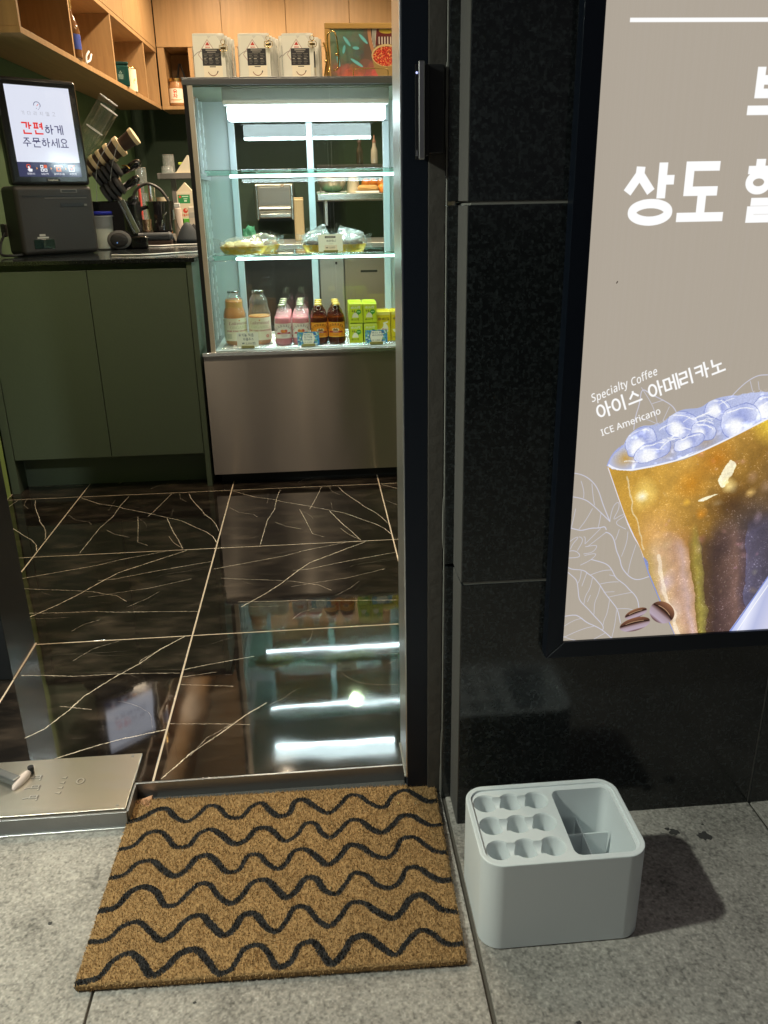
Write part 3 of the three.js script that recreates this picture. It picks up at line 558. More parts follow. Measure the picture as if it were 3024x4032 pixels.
// ------------------------------------------------------------------ the lit glass display fridge
const FX0 = -0.055, FX1 = 0.815, FZ = -0.066, FB = -0.520, DECK = 0.553, SH1 = 1.202, SH2 = 0.902;
{
  const f = thing('display_fridge', 'lit glass display fridge with steel front standing by the counter', 'display fridge');
  const panel = metric(new THREE.BoxGeometry(0.905, 0.483, 0.014).translate((-0.070 + 0.835) / 2, 0.0475 + 0.2415, FZ - 0.007));
  part(f, 'front_panel', panel, M.steel);
  part(f, 'base_cabinet', bx(-0.068, 0.833, 0.0475, 0.5305, -0.58, FZ - 0.0145), M.steelDark);
  part(f, 'plinth', bx(-0.05, 0.815, 0.0, 0.047, -0.56, FZ - 0.055), M.black);
  part(f, 'deck_ledge', rb(-0.073, 0.838, 0.531, 0.5445, -0.585, FZ + 0.006, 0.001), M.steelBright);
  part(f, 'deck', rb(FX0 + 0.03, FX1 - 0.03, 0.5447, DECK - 0.004, FB + 0.02, FZ - 0.010, 0.001), std({ color: lin(0.66, 0.69, 0.71), metalness: 0.4, roughness: 0.28 }));
  for (let i = 0; i < 26; i++) part(f, 'deck_wire', new THREE.CylinderGeometry(0.0016, 0.0016, 0.76, 6).rotateZ(Math.PI / 2).translate(0.38, DECK - 0.0018, -0.10 - i * 0.0145), M.steelBright);
  // front corners: a black strip and a satin steel strip
  for (const s of [0, 1]) {
    const q = (a, b) => s ? [FX0 + FX1 - b, FX0 + FX1 - a] : [a, b];
    part(f, 'corner_trim', rb(...q(FX0, FX0 + 0.0145), 0.5447, 1.4945, FZ - 0.012, FZ, 0.001), M.black);
    part(f, 'corner_strip', rb(...q(FX0 + 0.0150, FX0 + 0.0335), 0.5447, 1.474, FZ - 0.010, FZ - 0.001, 0.002), std({ color: lin(0.78, 0.70, 0.60), metalness: 0.6, roughness: 0.4 }));
    part(f, 'side_glass', bx(...q(FX0 + 0.003, FX0 + 0.008), 0.5447, 1.470, FB, FZ - 0.0125), M.glass);
    for (const z of [-0.345, -0.455]) {
      part(f, 'upright', rb(...q(FX0 + 0.0085, FX0 + 0.0185), 0.556, 1.462, z, z + 0.026, 0.001), M.satin);
      part(f, 'upright_slots', Array.from({ length: 20 }, (_, i) => bx(...q(FX0 + 0.0184, FX0 + 0.0190), 0.585 + i * 0.044, 0.603 + i * 0.044, z + 0.009, z + 0.017)), M.black).userData.kind = 'stuff';
    }
    part(f, 'rear_side_panel', bx(...q(FX0 + 0.0085, FX0 + 0.108), 0.5447, 1.470, FB - 0.006, FB), M.satin);
  }
  part(f, 'front_glass', bx(FX0 + 0.034, FX1 - 0.034, 0.5447, 1.4735, FZ - 0.009, FZ - 0.004), M.glass);
  part(f, 'top_frame', rb(FX0 - 0.002, FX1 + 0.002, 1.4745, 1.4950, FB - 0.05, FZ + 0.001, 0.002), M.steelDark);
  part(f, 'top_edge', rb(FX0 - 0.003, FX1 + 0.003, 1.4952, 1.4985, FB - 0.05, FZ + 0.002, 0.001), M.steelDark);
  part(f, 'inner_ceiling', rb(FX0 + 0.01, FX1 - 0.01, 1.4690, 1.4740, FB + 0.0, FZ - 0.014, 0.001), std({ color: lin(0.34, 0.34, 0.27), metalness: 0.2, roughness: 0.5 }));
  // sliding rear doors
  for (const [a, b] of [[0.052, 0.079], [0.366, 0.394], [0.680, 0.708]]) part(f, 'door_stile', rb(a, b, 0.556, 1.392, FB - 0.001, FB + 0.020, 0.003), M.alu);
  part(f, 'door_rail', rb(0.052, 0.708, 1.3925, 1.4685, FB - 0.004, FB + 0.016, 0.002), M.alu);
  part(f, 'door_rail', rb(0.052, 0.708, 0.5447, 0.5555, FB - 0.004, FB + 0.014, 0.002), M.alu);
  part(f, 'rear_glass', bx(0.0795, 0.3655, 0.556, 1.392, FB + 0.006, FB + 0.010), M.glass);
  part(f, 'rear_glass', bx(0.3945, 0.6795, 0.556, 1.392, FB + 0.006, FB + 0.010), M.glass);
  // glass shelves with a steel front edge, and the light tubes
  for (const y of [SH1, SH2]) {
    part(f, 'glass_shelf', rb(FX0 + 0.045, FX1 - 0.045, y - 0.0085, y, FB + 0.045, -0.128, 0.001), M.greenGlass);
    part(f, 'shelf_edge', [rb(FX0 + 0.045, FX1 - 0.045, y - 0.0022, y - 0.0004, -0.1278, -0.1262, 0.0004), rb(FX0 + 0.050, FX1 - 0.050, y - 0.0215, y - 0.0195, -0.1300, -0.1270, 0.0006)], M.steelBright);
    part(f, 'shelf_bracket', rb(FX0 + 0.0200, FX0 + 0.026, y - 0.028, y - 0.009, FB + 0.045, -0.16, 0.001), M.steelPlain); part(f, 'shelf_bracket', rb(FX1 - 0.026, FX1 - 0.0200, y - 0.028, y - 0.009, FB + 0.045, -0.16, 0.001), M.steelPlain);
    part(f, 'shelf_front_rail', rb(FX0 + 0.050, FX1 - 0.050, y - 0.0193, y - 0.0088, -0.135, -0.1305, 0.0008), M.greenGlass);
  }
  const cool = [0.80, 0.95, 1.0];
  const tubeLamp = (x0, x1, y, z, r, cd, k) => {
    part(f, 'light_tube', new THREE.CylinderGeometry(r, r, x1 - x0, 16).rotateZ(Math.PI / 2).translate((x0 + x1) / 2, y, z), glow(...cool, k));
    const l = new THREE.RectAreaLight(lin(...cool), cd, x1 - x0, 2.2 * r); l.position.set((x0 + x1) / 2, y - r - 0.002, z); f.add(l); l.lookAt((x0 + x1) / 2, y - 1, z - 0.05); 
  };
  part(f, 'lamp_housing', rb(0.075, 0.672, 1.415, 1.4685, -0.150, -0.100, 0.004), M.white);
  part(f, 'light_tube', rb(0.088, 0.660, 1.362, 1.4148, -0.146, -0.108, 0.012, 3), glow(...cool, 9));
  { const l = new THREE.RectAreaLight(lin(...cool), POWER.tube, 0.57, 0.04); l.position.set(0.374, 1.357, -0.135); f.add(l); l.lookAt(0.374, 0.6, -0.36); }
  tubeLamp(0.072, 0.700, SH1 - 0.0200, -0.205, 0.0055, POWER.shelfTube, 10);
  tubeLamp(0.072, 0.700, SH2 - 0.0200, -0.205, 0.0055, POWER.shelfTube, 10);
}
// prints for labels
const L = {};
L.juice = canvasTexture(512, 320, (g, w, h) => {
  g.fillStyle = '#f0ead2'; g.fillRect(0, 0, w, h); g.fillStyle = '#8c2630'; g.fillRect(0, 22, 58, 26); g.fillRect(0, 72, 58, 26); g.fillStyle = '#b9c9a4'; g.fillRect(72, 0, 5, h);
  g.textAlign = 'center'; g.fillStyle = '#9a5a52'; g.font = 'italic 58px serif'; g.fillText('Lakewood', 300, 92); g.fillStyle = '#c3c29a'; g.font = '56px serif'; g.fillText('ORGANIC', 300, 150);
  g.fillStyle = '#b4564a'; g.font = 'bold 31px sans-serif'; g.fillText('PURE PINK GRAPEFRUIT', 300, 192); g.fillStyle = '#d98b5a'; g.beginPath(); g.arc(300, 34, 9, 0, 7); g.fill();
  g.fillStyle = '#d06a55'; g.beginPath(); g.arc(400, 262, 22, 0, 7); g.fill(); g.fillStyle = '#f0d0b8'; g.beginPath(); g.arc(400, 262, 13, 0, 7); g.fill(); g.fillStyle = '#9aa58c'; for (let i = 0; i < 5; i++) g.fillRect(120, 226 + i * 14, 70, 6);
  g.fillStyle = '#a890a8'; for (let i = 0; i < 11; i++) g.fillRect(470, 20 + i * 24, 40, 6);
});
const rootLabel = (bg, ring, ink, ribbon, fruit) => canvasTexture(384, 320, (g, w, h) => {
  g.fillStyle = bg; g.fillRect(0, 0, w, h); g.strokeStyle = ring; g.lineWidth = 8; g.beginPath(); g.moveTo(10, 312); g.lineTo(10, 120); g.quadraticCurveTo(20, 14, 192, 10); g.quadraticCurveTo(364, 14, 374, 120); g.lineTo(374, 312); g.closePath(); g.stroke();
  const s = 'BUNDABERG'; g.fillStyle = ink; g.font = 'bold 47px serif'; g.textAlign = 'center';
  for (let i = 0; i < s.length; i++) { const a = (i - 4) * 0.275; g.save(); g.translate(192 + Math.sin(a) * 160, 228 - Math.cos(a) * 160); g.rotate(a * 0.8); g.scale(1, 1.35); g.fillText(s[i], 0, 0); g.restore(); }
  fruit(g); g.fillStyle = ribbon; g.beginPath(); g.moveTo(70, 190); g.lineTo(314, 190); g.lineTo(334, 232); g.lineTo(308, 226); g.lineTo(76, 226); g.lineTo(50, 232); g.closePath(); g.fill();
  g.fillStyle = '#fff'; g.font = 'bold 17px sans-serif'; g.fillText(ribbon === '#b5263a' ? 'PINK GRAPEFRUIT' : 'GINGER BEER', 192, 214);
  g.fillStyle = ink; for (let i = 0; i < 3; i++) g.fillRect(130 + i * 8, 248 + i * 16, 124 - i * 16, 4); g.lineWidth = 3; g.strokeStyle = ink; g.beginPath(); g.arc(318, 268, 22, 0, 7); g.stroke();
});
L.pink = rootLabel('#f3e9e2', '#d9b9b4', '#7c5a5e', '#b5263a', (g) => { for (const [x, y, r, c] of [[160, 160, 32, '#e8853a'], [222, 160, 32, '#df5a3c'], [192, 172, 26, '#f0a24a']]) { g.fillStyle = c; g.beginPath(); g.arc(x, y, r, 0, 7); g.fill(); } });
L.amber = rootLabel('#f39a12', '#ffd36b', '#5c3a18', '#a51f1f', (g) => { g.fillStyle = '#f7e2b8'; g.beginPath(); g.ellipse(192, 158, 66, 34, 0, 0, 7); g.fill(); g.fillStyle = '#7a4a28'; g.fillRect(150, 148, 84, 34); g.fillStyle = '#b98a4a'; g.fillRect(160, 128, 26, 24); g.fillRect(200, 132, 24, 20); });
L.banana = canvasTexture(192, 256, (g, w, h) => {
  g.fillStyle = '#cfe02a'; g.fillRect(0, 0, w, h); g.fillStyle = '#e4ef6a'; g.fillRect(0, 0, w, 20); korean(g, '바나나맛', 22, 30, 36, '#ffffff', 0.17, 1.02); korean(g, '바나나맛', 24, 32, 36, '#9bbf5c', 0.06, 1.02); korean(g, '우유', 30, 82, 30, '#46521c', 0.14);
  g.fillStyle = '#f6f2dc'; g.beginPath(); g.moveTo(70, 118); g.lineTo(104, 118); g.quadraticCurveTo(132, 150, 130, 186); g.lineTo(34, 186); g.quadraticCurveTo(36, 146, 70, 118); g.fill(); g.fillStyle = '#8a8f3a'; g.fillRect(66, 110, 42, 9);
  g.fillStyle = '#3f9a2c'; g.beginPath(); g.ellipse(136, 108, 38, 32, 0, 0, 7); g.fill(); g.beginPath(); g.moveTo(120, 130); g.lineTo(130, 160); g.lineTo(146, 134); g.fill(); g.fillStyle = '#eaffd8'; g.font = 'bold 20px sans-serif'; g.textAlign = 'center'; g.fillText('MINI', 136, 114); g.textAlign = 'left';
  korean(g, '바나나맛', 20, 196, 32, '#6d7a1e', 0.14, 0.98);
});
L.soy = canvasTexture(192, 384, (g, w, h) => {
  g.fillStyle = '#e9d21c'; g.fillRect(0, 0, w, h); g.fillStyle = '#f3e87a'; g.fillRect(0, 0, w, 40); g.fillStyle = '#d9a028'; g.beginPath(); g.arc(46, 92, 25, 0, 7); g.fill(); g.fillStyle = '#4c7a3a'; g.fillRect(26, 84, 40, 14); korean(g, '베지밀', 78, 74, 36, '#7a6a14', 0.15, 0.98);
  g.fillStyle = '#fbf6e6'; g.beginPath(); g.moveTo(90, 142); g.lineTo(160, 122); g.lineTo(164, 140); g.lineTo(128, 152); g.quadraticCurveTo(178, 190, 162, 262); g.quadraticCurveTo(130, 300, 60, 282); g.quadraticCurveTo(20, 264, 14, 230); g.quadraticCurveTo(90, 240, 100, 160); g.fill();
  korean(g, '바나나', 78, 214, 26, '#d8557a', 0.13, 0.95); korean(g, '두유', 92, 244, 26, '#d8557a', 0.13, 0.95); g.fillStyle = '#a8901a'; g.fillRect(20, 330, 80, 8); g.fillRect(20, 346, 120, 6);
});
const card = (draw, w = 256, h = 160) => canvasTexture(w, h, (g) => { g.fillStyle = '#fbfaf4'; g.fillRect(0, 0, w, h); draw(g, w, h); });
const won = (g, x, y, s, c) => { g.strokeStyle = c; g.lineWidth = s * 0.11; g.beginPath(); g.moveTo(x, y); g.lineTo(x + s * 0.25, y + s * 0.8); g.lineTo(x + s * 0.5, y + s * 0.1); g.lineTo(x + s * 0.75, y + s * 0.8); g.lineTo(x + s, y); g.moveTo(x - 2, y + s * 0.33); g.lineTo(x + s + 2, y + s * 0.33); g.moveTo(x - 2, y + s * 0.54); g.lineTo(x + s + 2, y + s * 0.54); g.stroke(); };
L.cardJuice = card((g) => { korean(g, '유기농 착즙', 22, 12, 32, '#3a4e66', 0.09, 1.06); korean(g, '자몽주스', 74, 58, 32, '#3a4e66', 0.09, 1.0); won(g, 60, 108, 26, '#3a4e66'); korean(g, '5,500(병)', 100, 104, 30, '#3a4e66', 0.09, 1.0); });
const tiled = (lines) => canvasTexture(256, 160, (g, w, h) => {
  g.fillStyle = '#4fa6cf'; g.fillRect(0, 0, w, h); const cs = ['#2b55b4', '#7cc5d8', '#3f8fd0', '#e4eef0', '#88b46c', '#1f78c8'];
  for (let r = 0; r < 11; r++) for (let q = 0; q < 15; q++) { const x = q * 18 + (r % 2) * 9, y = r * 16; g.fillStyle = cs[Math.floor(hash2(q, r, 7) * 6)]; g.beginPath(); g.moveTo(x, y - 11); g.lineTo(x + 10, y); g.lineTo(x, y + 11); g.lineTo(x - 10, y); g.fill(); }
  g.fillStyle = '#f7f5ee'; g.strokeStyle = '#c9b079'; g.lineWidth = 3; g.beginPath(); g.moveTo(76, 14); g.lineTo(184, 14); g.lineTo(206, 78); g.lineTo(184, 146); g.lineTo(76, 146); g.lineTo(54, 78); g.closePath(); g.fill(); g.stroke();
  lines.forEach((t, i) => korean(g, t, 80, 22 + i * 30, 24, '#45546a', 0.1, 0.98));
});
L.cardSoda = tiled(['분다버그', '핑크자몽', '진저비어', 'W 4,500']); L.cardMilk = tiled(['바나나 우유', '바나나두유', '', 'W 1,800']);
L.cardBrownie = card((g, w) => { g.fillStyle = '#f2ebdc'; g.fillRect(0, 0, w, 200); g.fillStyle = '#4a4036'; g.fillRect(70, 18, 112, 22); g.fillStyle = '#e8e0d0'; g.fillRect(82, 27, 88, 4); korean(g, '브라우니', 84, 56, 26, '#6b6158', 0.11, 0.98); g.fillStyle = '#b0a598'; g.fillRect(106, 98, 46, 3); g.fillStyle = '#ecd8c2'; g.fillRect(64, 112, 132, 56); won(g, 78, 130, 22, '#5a4a40'); korean(g, '3,000', 112, 124, 26, '#5a4a40', 0.1); }, 256, 180);

// bottles
const juiceProfile = [[0, 0], [0.038, 0.001], [0.0435, 0.008], [0.0445, 0.022], [0.0445, 0.108], [0.0448, 0.118], [0.041, 0.133], [0.0365, 0.146], [0.0355, 0.156], [0.0362, 0.166], [0.0335, 0.178], [0.0235, 0.191], [0.0205, 0.196], [0.0205, 0.203]];
const inset = (pts, d, top) => { const q = pts.filter((p) => p[1] <= top).map(([r, y]) => [Math.max(0, r - d), y + (r ? 0.0012 : 0.0012)]); const last = q[q.length - 1]; q.push([last[0] * 0.98, top], [0, top]); return q; };
function juiceBottle(x, z, level, label, turn, topColor) {
  const b = thing('juice_bottle', label, 'juice bottle', [x, DECK, z], turn);
  part(b, 'glass_body', lathe(juiceProfile, 48), M.clear);
  part(b, 'juice', lathe(inset(juiceProfile, 0.0025, level), 40), phys({ color: lin(0.90, 0.36, 0.08), roughness: 0.35, transmission: 0.15 }));
  if (topColor) part(b, 'juice_head', lathe(juiceProfile.filter((p) => p[1] > 0.145 && p[1] < 0.18).map(([r, y]) => [r - 0.0022, y]), 36), phys({ color: lin(0.85, 0.42, 0.08), roughness: 0.35 }));
  part(b, 'paper_label', new THREE.CylinderGeometry(0.0451, 0.0451, 0.088, 48, 1, true, -1.75, 3.5).translate(0, 0.064, 0), std({ map: L.juice, roughness: 0.6, side: THREE.DoubleSide }));
  part(b, 'cap', lathe([[0, 0.2105], [0.0215, 0.2105], [0.0228, 0.209], [0.0228, 0.2035], [0.0215, 0.2030], [0, 0.2030]], 36), M.steelBright);
  return b;
}
juiceBottle(0.050, -0.200, 0.176, 'full orange grapefruit juice bottle at the left end of the bottom deck', 0.15, true);
juiceBottle(0.147, -0.200, 0.114, 'half empty grapefruit juice bottle beside the full one', -0.25, false);
const sodaProfile = [[0, 0], [0.028, 0.001], [0.0325, 0.006], [0.034, 0.015], [0.034, 0.088], [0.033, 0.100], [0.0285, 0.115], [0.020, 0.128], [0.0142, 0.138], [0.0125, 0.145], [0.0125, 0.151]];
function sodaBottle(kind) {
  const pink = kind === 'pink', b = new THREE.Group();
  part(b, 'glass_body', lathe(sodaProfile, 40), pink ? M.clear : phys({ color: lin(0.62, 0.34, 0.12), transmission: 1, roughness: 0.05, ior: 1.5 }));
  part(b, 'drink', lathe(inset(sodaProfile, 0.002, pink ? 0.112 : 0.108), 32), phys({ color: pink ? lin(0.98, 0.30, 0.38) : lin(0.22, 0.085, 0.018), roughness: 0.25, transmission: pink ? 0.15 : 0.1 }));
  part(b, 'paper_label', new THREE.CylinderGeometry(0.0345, 0.0345, 0.058, 40, 1, true, -1.25, 2.5).translate(0, 0.058, 0), std({ map: pink ? L.pink : L.amber, roughness: 0.5, side: THREE.DoubleSide }));
  part(b, 'cap', lathe([[0, 0.1580], [0.013, 0.1580], [0.0148, 0.156], [0.0152, 0.1500], [0.0138, 0.1495]], 28), pink ? std({ color: lin(0.55, 0.53, 0.42), metalness: 0.8, roughness: 0.3 }) : std({ color: lin(0.80, 0.55, 0.13), metalness: 0.5, roughness: 0.35 }));
  part(b, 'pull_ring', new THREE.TorusGeometry(0.0085, 0.0012, 8, 20).rotateX(0.25).translate(-0.002, 0.142, 0.0165), M.steelPlain);
  return b;
}
{
  const ord = ['front', 'second', 'third', 'rearmost'];
  for (const [kind, cols, rows, words] of [['pink', [0.241, 0.311], 4, 'pink'], ['amber', [0.384, 0.453], 3, 'brown']]) {
    const proto = sodaBottle(kind);
    for (let c = 0; c < 2; c++) for (let r = 0; r < rows; r++) {
      const o = proto.clone(); o.name = numbered(kind === 'pink' ? 'pink_soda_bottle' : 'brown_soda_bottle'); o.position.set(cols[c] + rr(-0.0015, 0.0015), DECK, -0.155 - r * 0.073); o.rotation.y = rr(-0.2, 0.2);
      tag(o, `${r === rows - 1 ? 'rearmost' : ord[r]} ${words} soda bottle in the ${c ? 'right' : 'left'} ${words} file`, 'soda bottle', `${words} soda bottles on the fridge deck`); scene.add(o);
    }
  }
}
// cartons
function carton(name, w, h, d, face, side, straw) {
  const b = new THREE.Group();
  part(b, 'carton_box', rb(-w / 2, w / 2, 0, h, -d / 2, d / 2, 0.0015), std({ color: side, roughness: 0.45 }));
  part(b, 'front_print', quad(w - 0.003, h - 0.002, 0, h / 2, d / 2 + 0.0003), std({ map: face, roughness: 0.45 }));
  part(b, 'top_seam', rb(-w / 2 + 0.002, w / 2 - 0.002, h, h + 0.0035, -0.004, 0.004, 0.001), std({ color: side, roughness: 0.45 }));
  if (straw) part(b, 'straw', new THREE.CylinderGeometry(0.0022, 0.0022, h * 0.72, 8).rotateZ(-0.35).translate(0.004, h * 0.5, -d / 2 - 0.0025), M.frost);
  return b;
}
{
  const lime = lin(0.62, 0.74, 0.05), proto = carton('banana', 0.0535, 0.0745, 0.040, L.banana, lime, true);
  const rows = ['front', 'second', 'third'];
  for (let r = 0; r < 3; r++) for (let c = 0; c < 2; c++) for (let k = 0; k < 2; k++) {
    const o = proto.clone(); o.name = numbered('banana_milk_carton'); o.position.set(0.532 + c * 0.0565 + rr(-0.001, 0.001), DECK + k * 0.0785, -0.165 - r * 0.048); o.rotation.y = rr(-0.03, 0.03);
    tag(o, `lime banana milk carton, ${k ? 'upper' : 'lower'} ${c ? 'right' : 'left'} one in the ${rows[r]} stack`, 'milk carton', 'lime banana milk cartons stacked on the deck'); scene.add(o);
  }
  const soy = carton('soy', 0.0585, 0.1165, 0.040, L.soy, lin(0.78, 0.62, 0.03), false);
  for (let r = 0; r < 2; r++) for (let c = 0; c < 2; c++) {
    const o = soy.clone(); o.name = numbered('soy_milk_carton'); o.position.set(0.643 + c * 0.061, DECK + (c ? 0.0005 : 0), -0.190 - r * 0.05); o.rotation.y = rr(-0.05, 0.02);
    tag(o, `tall yellow soy milk carton, ${r ? 'back' : 'front'} ${c ? 'one nearest the door jamb' : 'one beside the lime cartons'}`, 'milk carton', 'tall yellow soy milk cartons'); scene.add(o);
  }
}
function priceCard(label, tex, w, h, x, y, z, turn) {
  const c = thing('price_card', label, 'price card', [x, y, z], turn);
  part(c, 'card_sheet', [quad(w, h, 0, 0, 0.0006), quad(w, h, 0, 0, 0).rotateY(Math.PI).translate(0, 0, -0.0006)].map((g) => g.translate(0, h / 2 + 0.004, 0).rotateX(-0.09)), std({ map: tex, roughness: 0.7 }));
  part(c, 'card_foot', rb(-w * 0.3, w * 0.3, 0, 0.0095, -0.006, 0.0075, 0.001), M.olive);
  return c;
}
priceCard('white handwritten price card in front of the juice bottles', L.cardJuice, 0.084, 0.056, 0.102, DECK, -0.098, -0.05);
priceCard('blue tile-patterned price card in front of the soda bottles', L.cardSoda, 0.086, 0.051, 0.339, DECK, -0.100, 0.06);
priceCard('blue tile-patterned price card in front of the milk cartons', L.cardMilk, 0.088, 0.051, 0.608, DECK, -0.100, 0.0);
priceCard('beige brownie price card on the middle glass shelf', L.cardBrownie, 0.093, 0.063, 0.442, SH2, -0.142, 0.0);

// wrapped pastries on gold trays
function crumple(g, amp, f, s) { const p = g.attributes.position, v = new THREE.Vector3(); for (let i = 0; i < p.count; i++) { v.fromBufferAttribute(p, i); const n = vnoise(v.x * f + 50, v.y * f + v.z * f * 0.7 + 50, 4096, 4096, s) - 0.5, m = vnoise(v.z * f * 2.3 + 90, v.x * f * 1.9 + 30, 4096, 4096, s + 3) - 0.5; v.multiplyScalar(1 + amp * (n * 1.4 + m * 0.8)); p.setXYZ(i, v.x, v.y, v.z); } g.computeVertexNormals(); return g; }
function pastry(label, x, z, turn, lumps, mat, filmMat, size = 1, h = 0.05) {
  const t = thing('wrapped_pastry', label, 'pastry', [x, SH2, z], turn);
  const tray = new THREE.Shape(); // boat-shaped card tray
  const pr = [[0.068, 0.0005], [0.075, 0.002], [0.088, 0.020], [0.091, 0.027], [0.0905, 0.0275], [0.086, 0.021], [0.073, 0.004], [0, 0.0035]];
  const g = new THREE.LatheGeometry(pr.map(([r, y]) => new THREE.Vector2(r, y)), 72), p = g.attributes.position;
  for (let i = 0; i < p.count; i++) { const a = Math.atan2(p.getZ(i), p.getX(i)), k = 1 + 0.018 * Math.sin(a * 26) * Math.min(1, p.getY(i) / 0.02); p.setXYZ(i, p.getX(i) * k * size, p.getY(i), p.getZ(i) * 0.55 * k); }
  g.computeVertexNormals(); part(t, 'gold_tray', g, M.goldCard);
  for (const [lx, ly, lz, r, s] of lumps) part(t, 'pastry_piece', crumple(new THREE.SphereGeometry(r, 28, 18), 0.25, 95, s).scale(1.25, 0.72, 0.95).translate(lx, ly, lz), mat);
  const film = crumple(new THREE.SphereGeometry(1, 40, 28).scale(0.088 * size, h, 0.05), 0.16, 60, 11 + Math.round(x * 100)); part(t, 'film_wrap', film.translate(0, h * 0.72, 0), filmMat);
  for (const s of [-1, 1]) { const fan = new THREE.PlaneGeometry(0.035, 0.05, 8, 8).rotateY(0.4 * s), q = fan.attributes.position; for (let i = 0; i < q.count; i++) q.setXYZ(i, q.getX(i) + rr(-0.003, 0.003), q.getY(i) * (1 + s * q.getX(i) * 14) + rr(-0.002, 0.002), q.getZ(i) + rr(-0.006, 0.006)); fan.computeVertexNormals(); part(t, 'film_end', fan.translate(s * 0.098 * size, h * 0.85, 0.0), filmMat); }
  return t;
}
const bun = std({ color: lin(0.80, 0.60, 0.27), roughness: 0.75, bumpMap: scaled(T.fine, 2), bumpScale: 0.002 }), choc = std({ color: lin(0.05, 0.024, 0.014), roughness: 0.7, bumpMap: scaled(T.fine, 2), bumpScale: 0.003 });
pastry('wrapped cream buns in a gold tray, left on the middle shelf', 0.105, -0.205, 0.06, [[-0.05, 0.024, 0, 0.028, 3], [-0.005, 0.026, 0.004, 0.030, 5], [0.042, 0.024, -0.002, 0.028, 8]], bun, M.film, 1.0, 0.036);
pastry('wrapped brown bread behind the cream buns', 0.165, -0.325, 0.3, [[-0.02, 0.026, 0, 0.03, 13], [0.03, 0.026, 0, 0.03, 17]], std({ color: lin(0.36, 0.18, 0.07), roughness: 0.7 }), M.film, 0.85, 0.040);
pastry('wrapped brownies in a gold tray behind the beige card, left pack', 0.400, -0.215, -0.05, [[-0.03, 0.024, 0, 0.027, 23], [0.02, 0.024, 0, 0.027, 25]], choc, M.film, 0.75, 0.046);
pastry('wrapped brownies in a copper-gold tray right of the beige card', 0.515, -0.220, 0.12, [[-0.02, 0.024, 0, 0.026, 33], [0.025, 0.024, 0, 0.026, 35]], choc, M.film, 0.78, 0.044);
// clear sachet fans standing up from the brownie packs
for (const [x, z, a, l] of [[0.385, -0.235, 0.35, 'crumpled clear wrapper leaning left behind the beige card'], [0.520, -0.245, -0.4, 'crumpled clear wrapper leaning right behind the beige card']]) {
  const t = thing('clear_wrapper', l, 'wrapper', [x, SH2 + 0.03, z]);
  const g = new THREE.PlaneGeometry(0.10, 0.055, 20, 12), p = g.attributes.position; for (let i = 0; i < p.count; i++) p.setZ(i, 0.010 * (vnoise(p.getX(i) * 130 + 40, p.getY(i) * 150 + 40, 999, 999, 71) - 0.5) + 0.02 * Math.sin(p.getX(i) * 40)); g.computeVertexNormals();
  part(t, 'wrapper_sheet', g, M.wrapper, [0, 0.028, 0], [-0.25, 0, a]);
}
// on top of the fridge: coffee bags and a framed picture
const FTOP = 1.4987;
L.bag = canvasTexture(384, 448, (g, w, h) => {
  g.fillStyle = '#e6e5da'; g.fillRect(0, 0, w, h); g.fillStyle = '#d8d9d0'; g.fillRect(0, 0, w, 20); g.strokeStyle = '#b89a92'; g.lineWidth = 7; g.beginPath(); g.moveTo(176, 56); g.lineTo(288, 196); g.lineTo(176, 336); g.lineTo(58, 196); g.closePath(); g.stroke(); g.strokeStyle = '#9d948c'; g.beginPath(); g.moveTo(0, 214); g.quadraticCurveTo(70, 150, 130, 168); g.stroke();
  g.fillStyle = '#f3efe6'; g.beginPath(); g.moveTo(176, 66); g.lineTo(236, 140); g.lineTo(116, 140); g.fill(); g.fillStyle = '#c63a28'; g.beginPath(); g.moveTo(176, 74); g.lineTo(203, 110); g.lineTo(149, 110); g.closePath(); g.fill(); g.font = 'bold 22px sans-serif'; g.textAlign = 'center'; g.fillText('MEKA', 178, 136);
  g.fillStyle = '#f4ead4'; g.fillRect(112, 296, 230, 152); g.fillStyle = '#24252b'; g.fillRect(104, 140, 230, 160); g.fillStyle = '#a8a298'; g.fillRect(150, 150, 136, 9); g.fillRect(166, 170, 104, 6);
  for (let r = 0; r < 7; r++) for (const [x, q] of [[120, 52], [180, 60], [258, 58]]) { g.fillStyle = r === 3 ? '#d8cfc0' : '#7d7870'; g.fillRect(x + (r * 13) % 9, 188 + r * 15, q - (r * 17) % 26, 5); }
  g.fillStyle = '#3a3530'; g.fillRect(186, 306, 74, 8); g.strokeStyle = '#8a5a40'; g.lineWidth = 8; g.beginPath(); g.arc(222, 330, 64, 0.35, 2.7); g.stroke(); g.strokeStyle = '#3a2a20'; g.lineWidth = 11; g.beginPath(); g.arc(222, 330, 64, 0.3, 0.6); g.stroke();
});
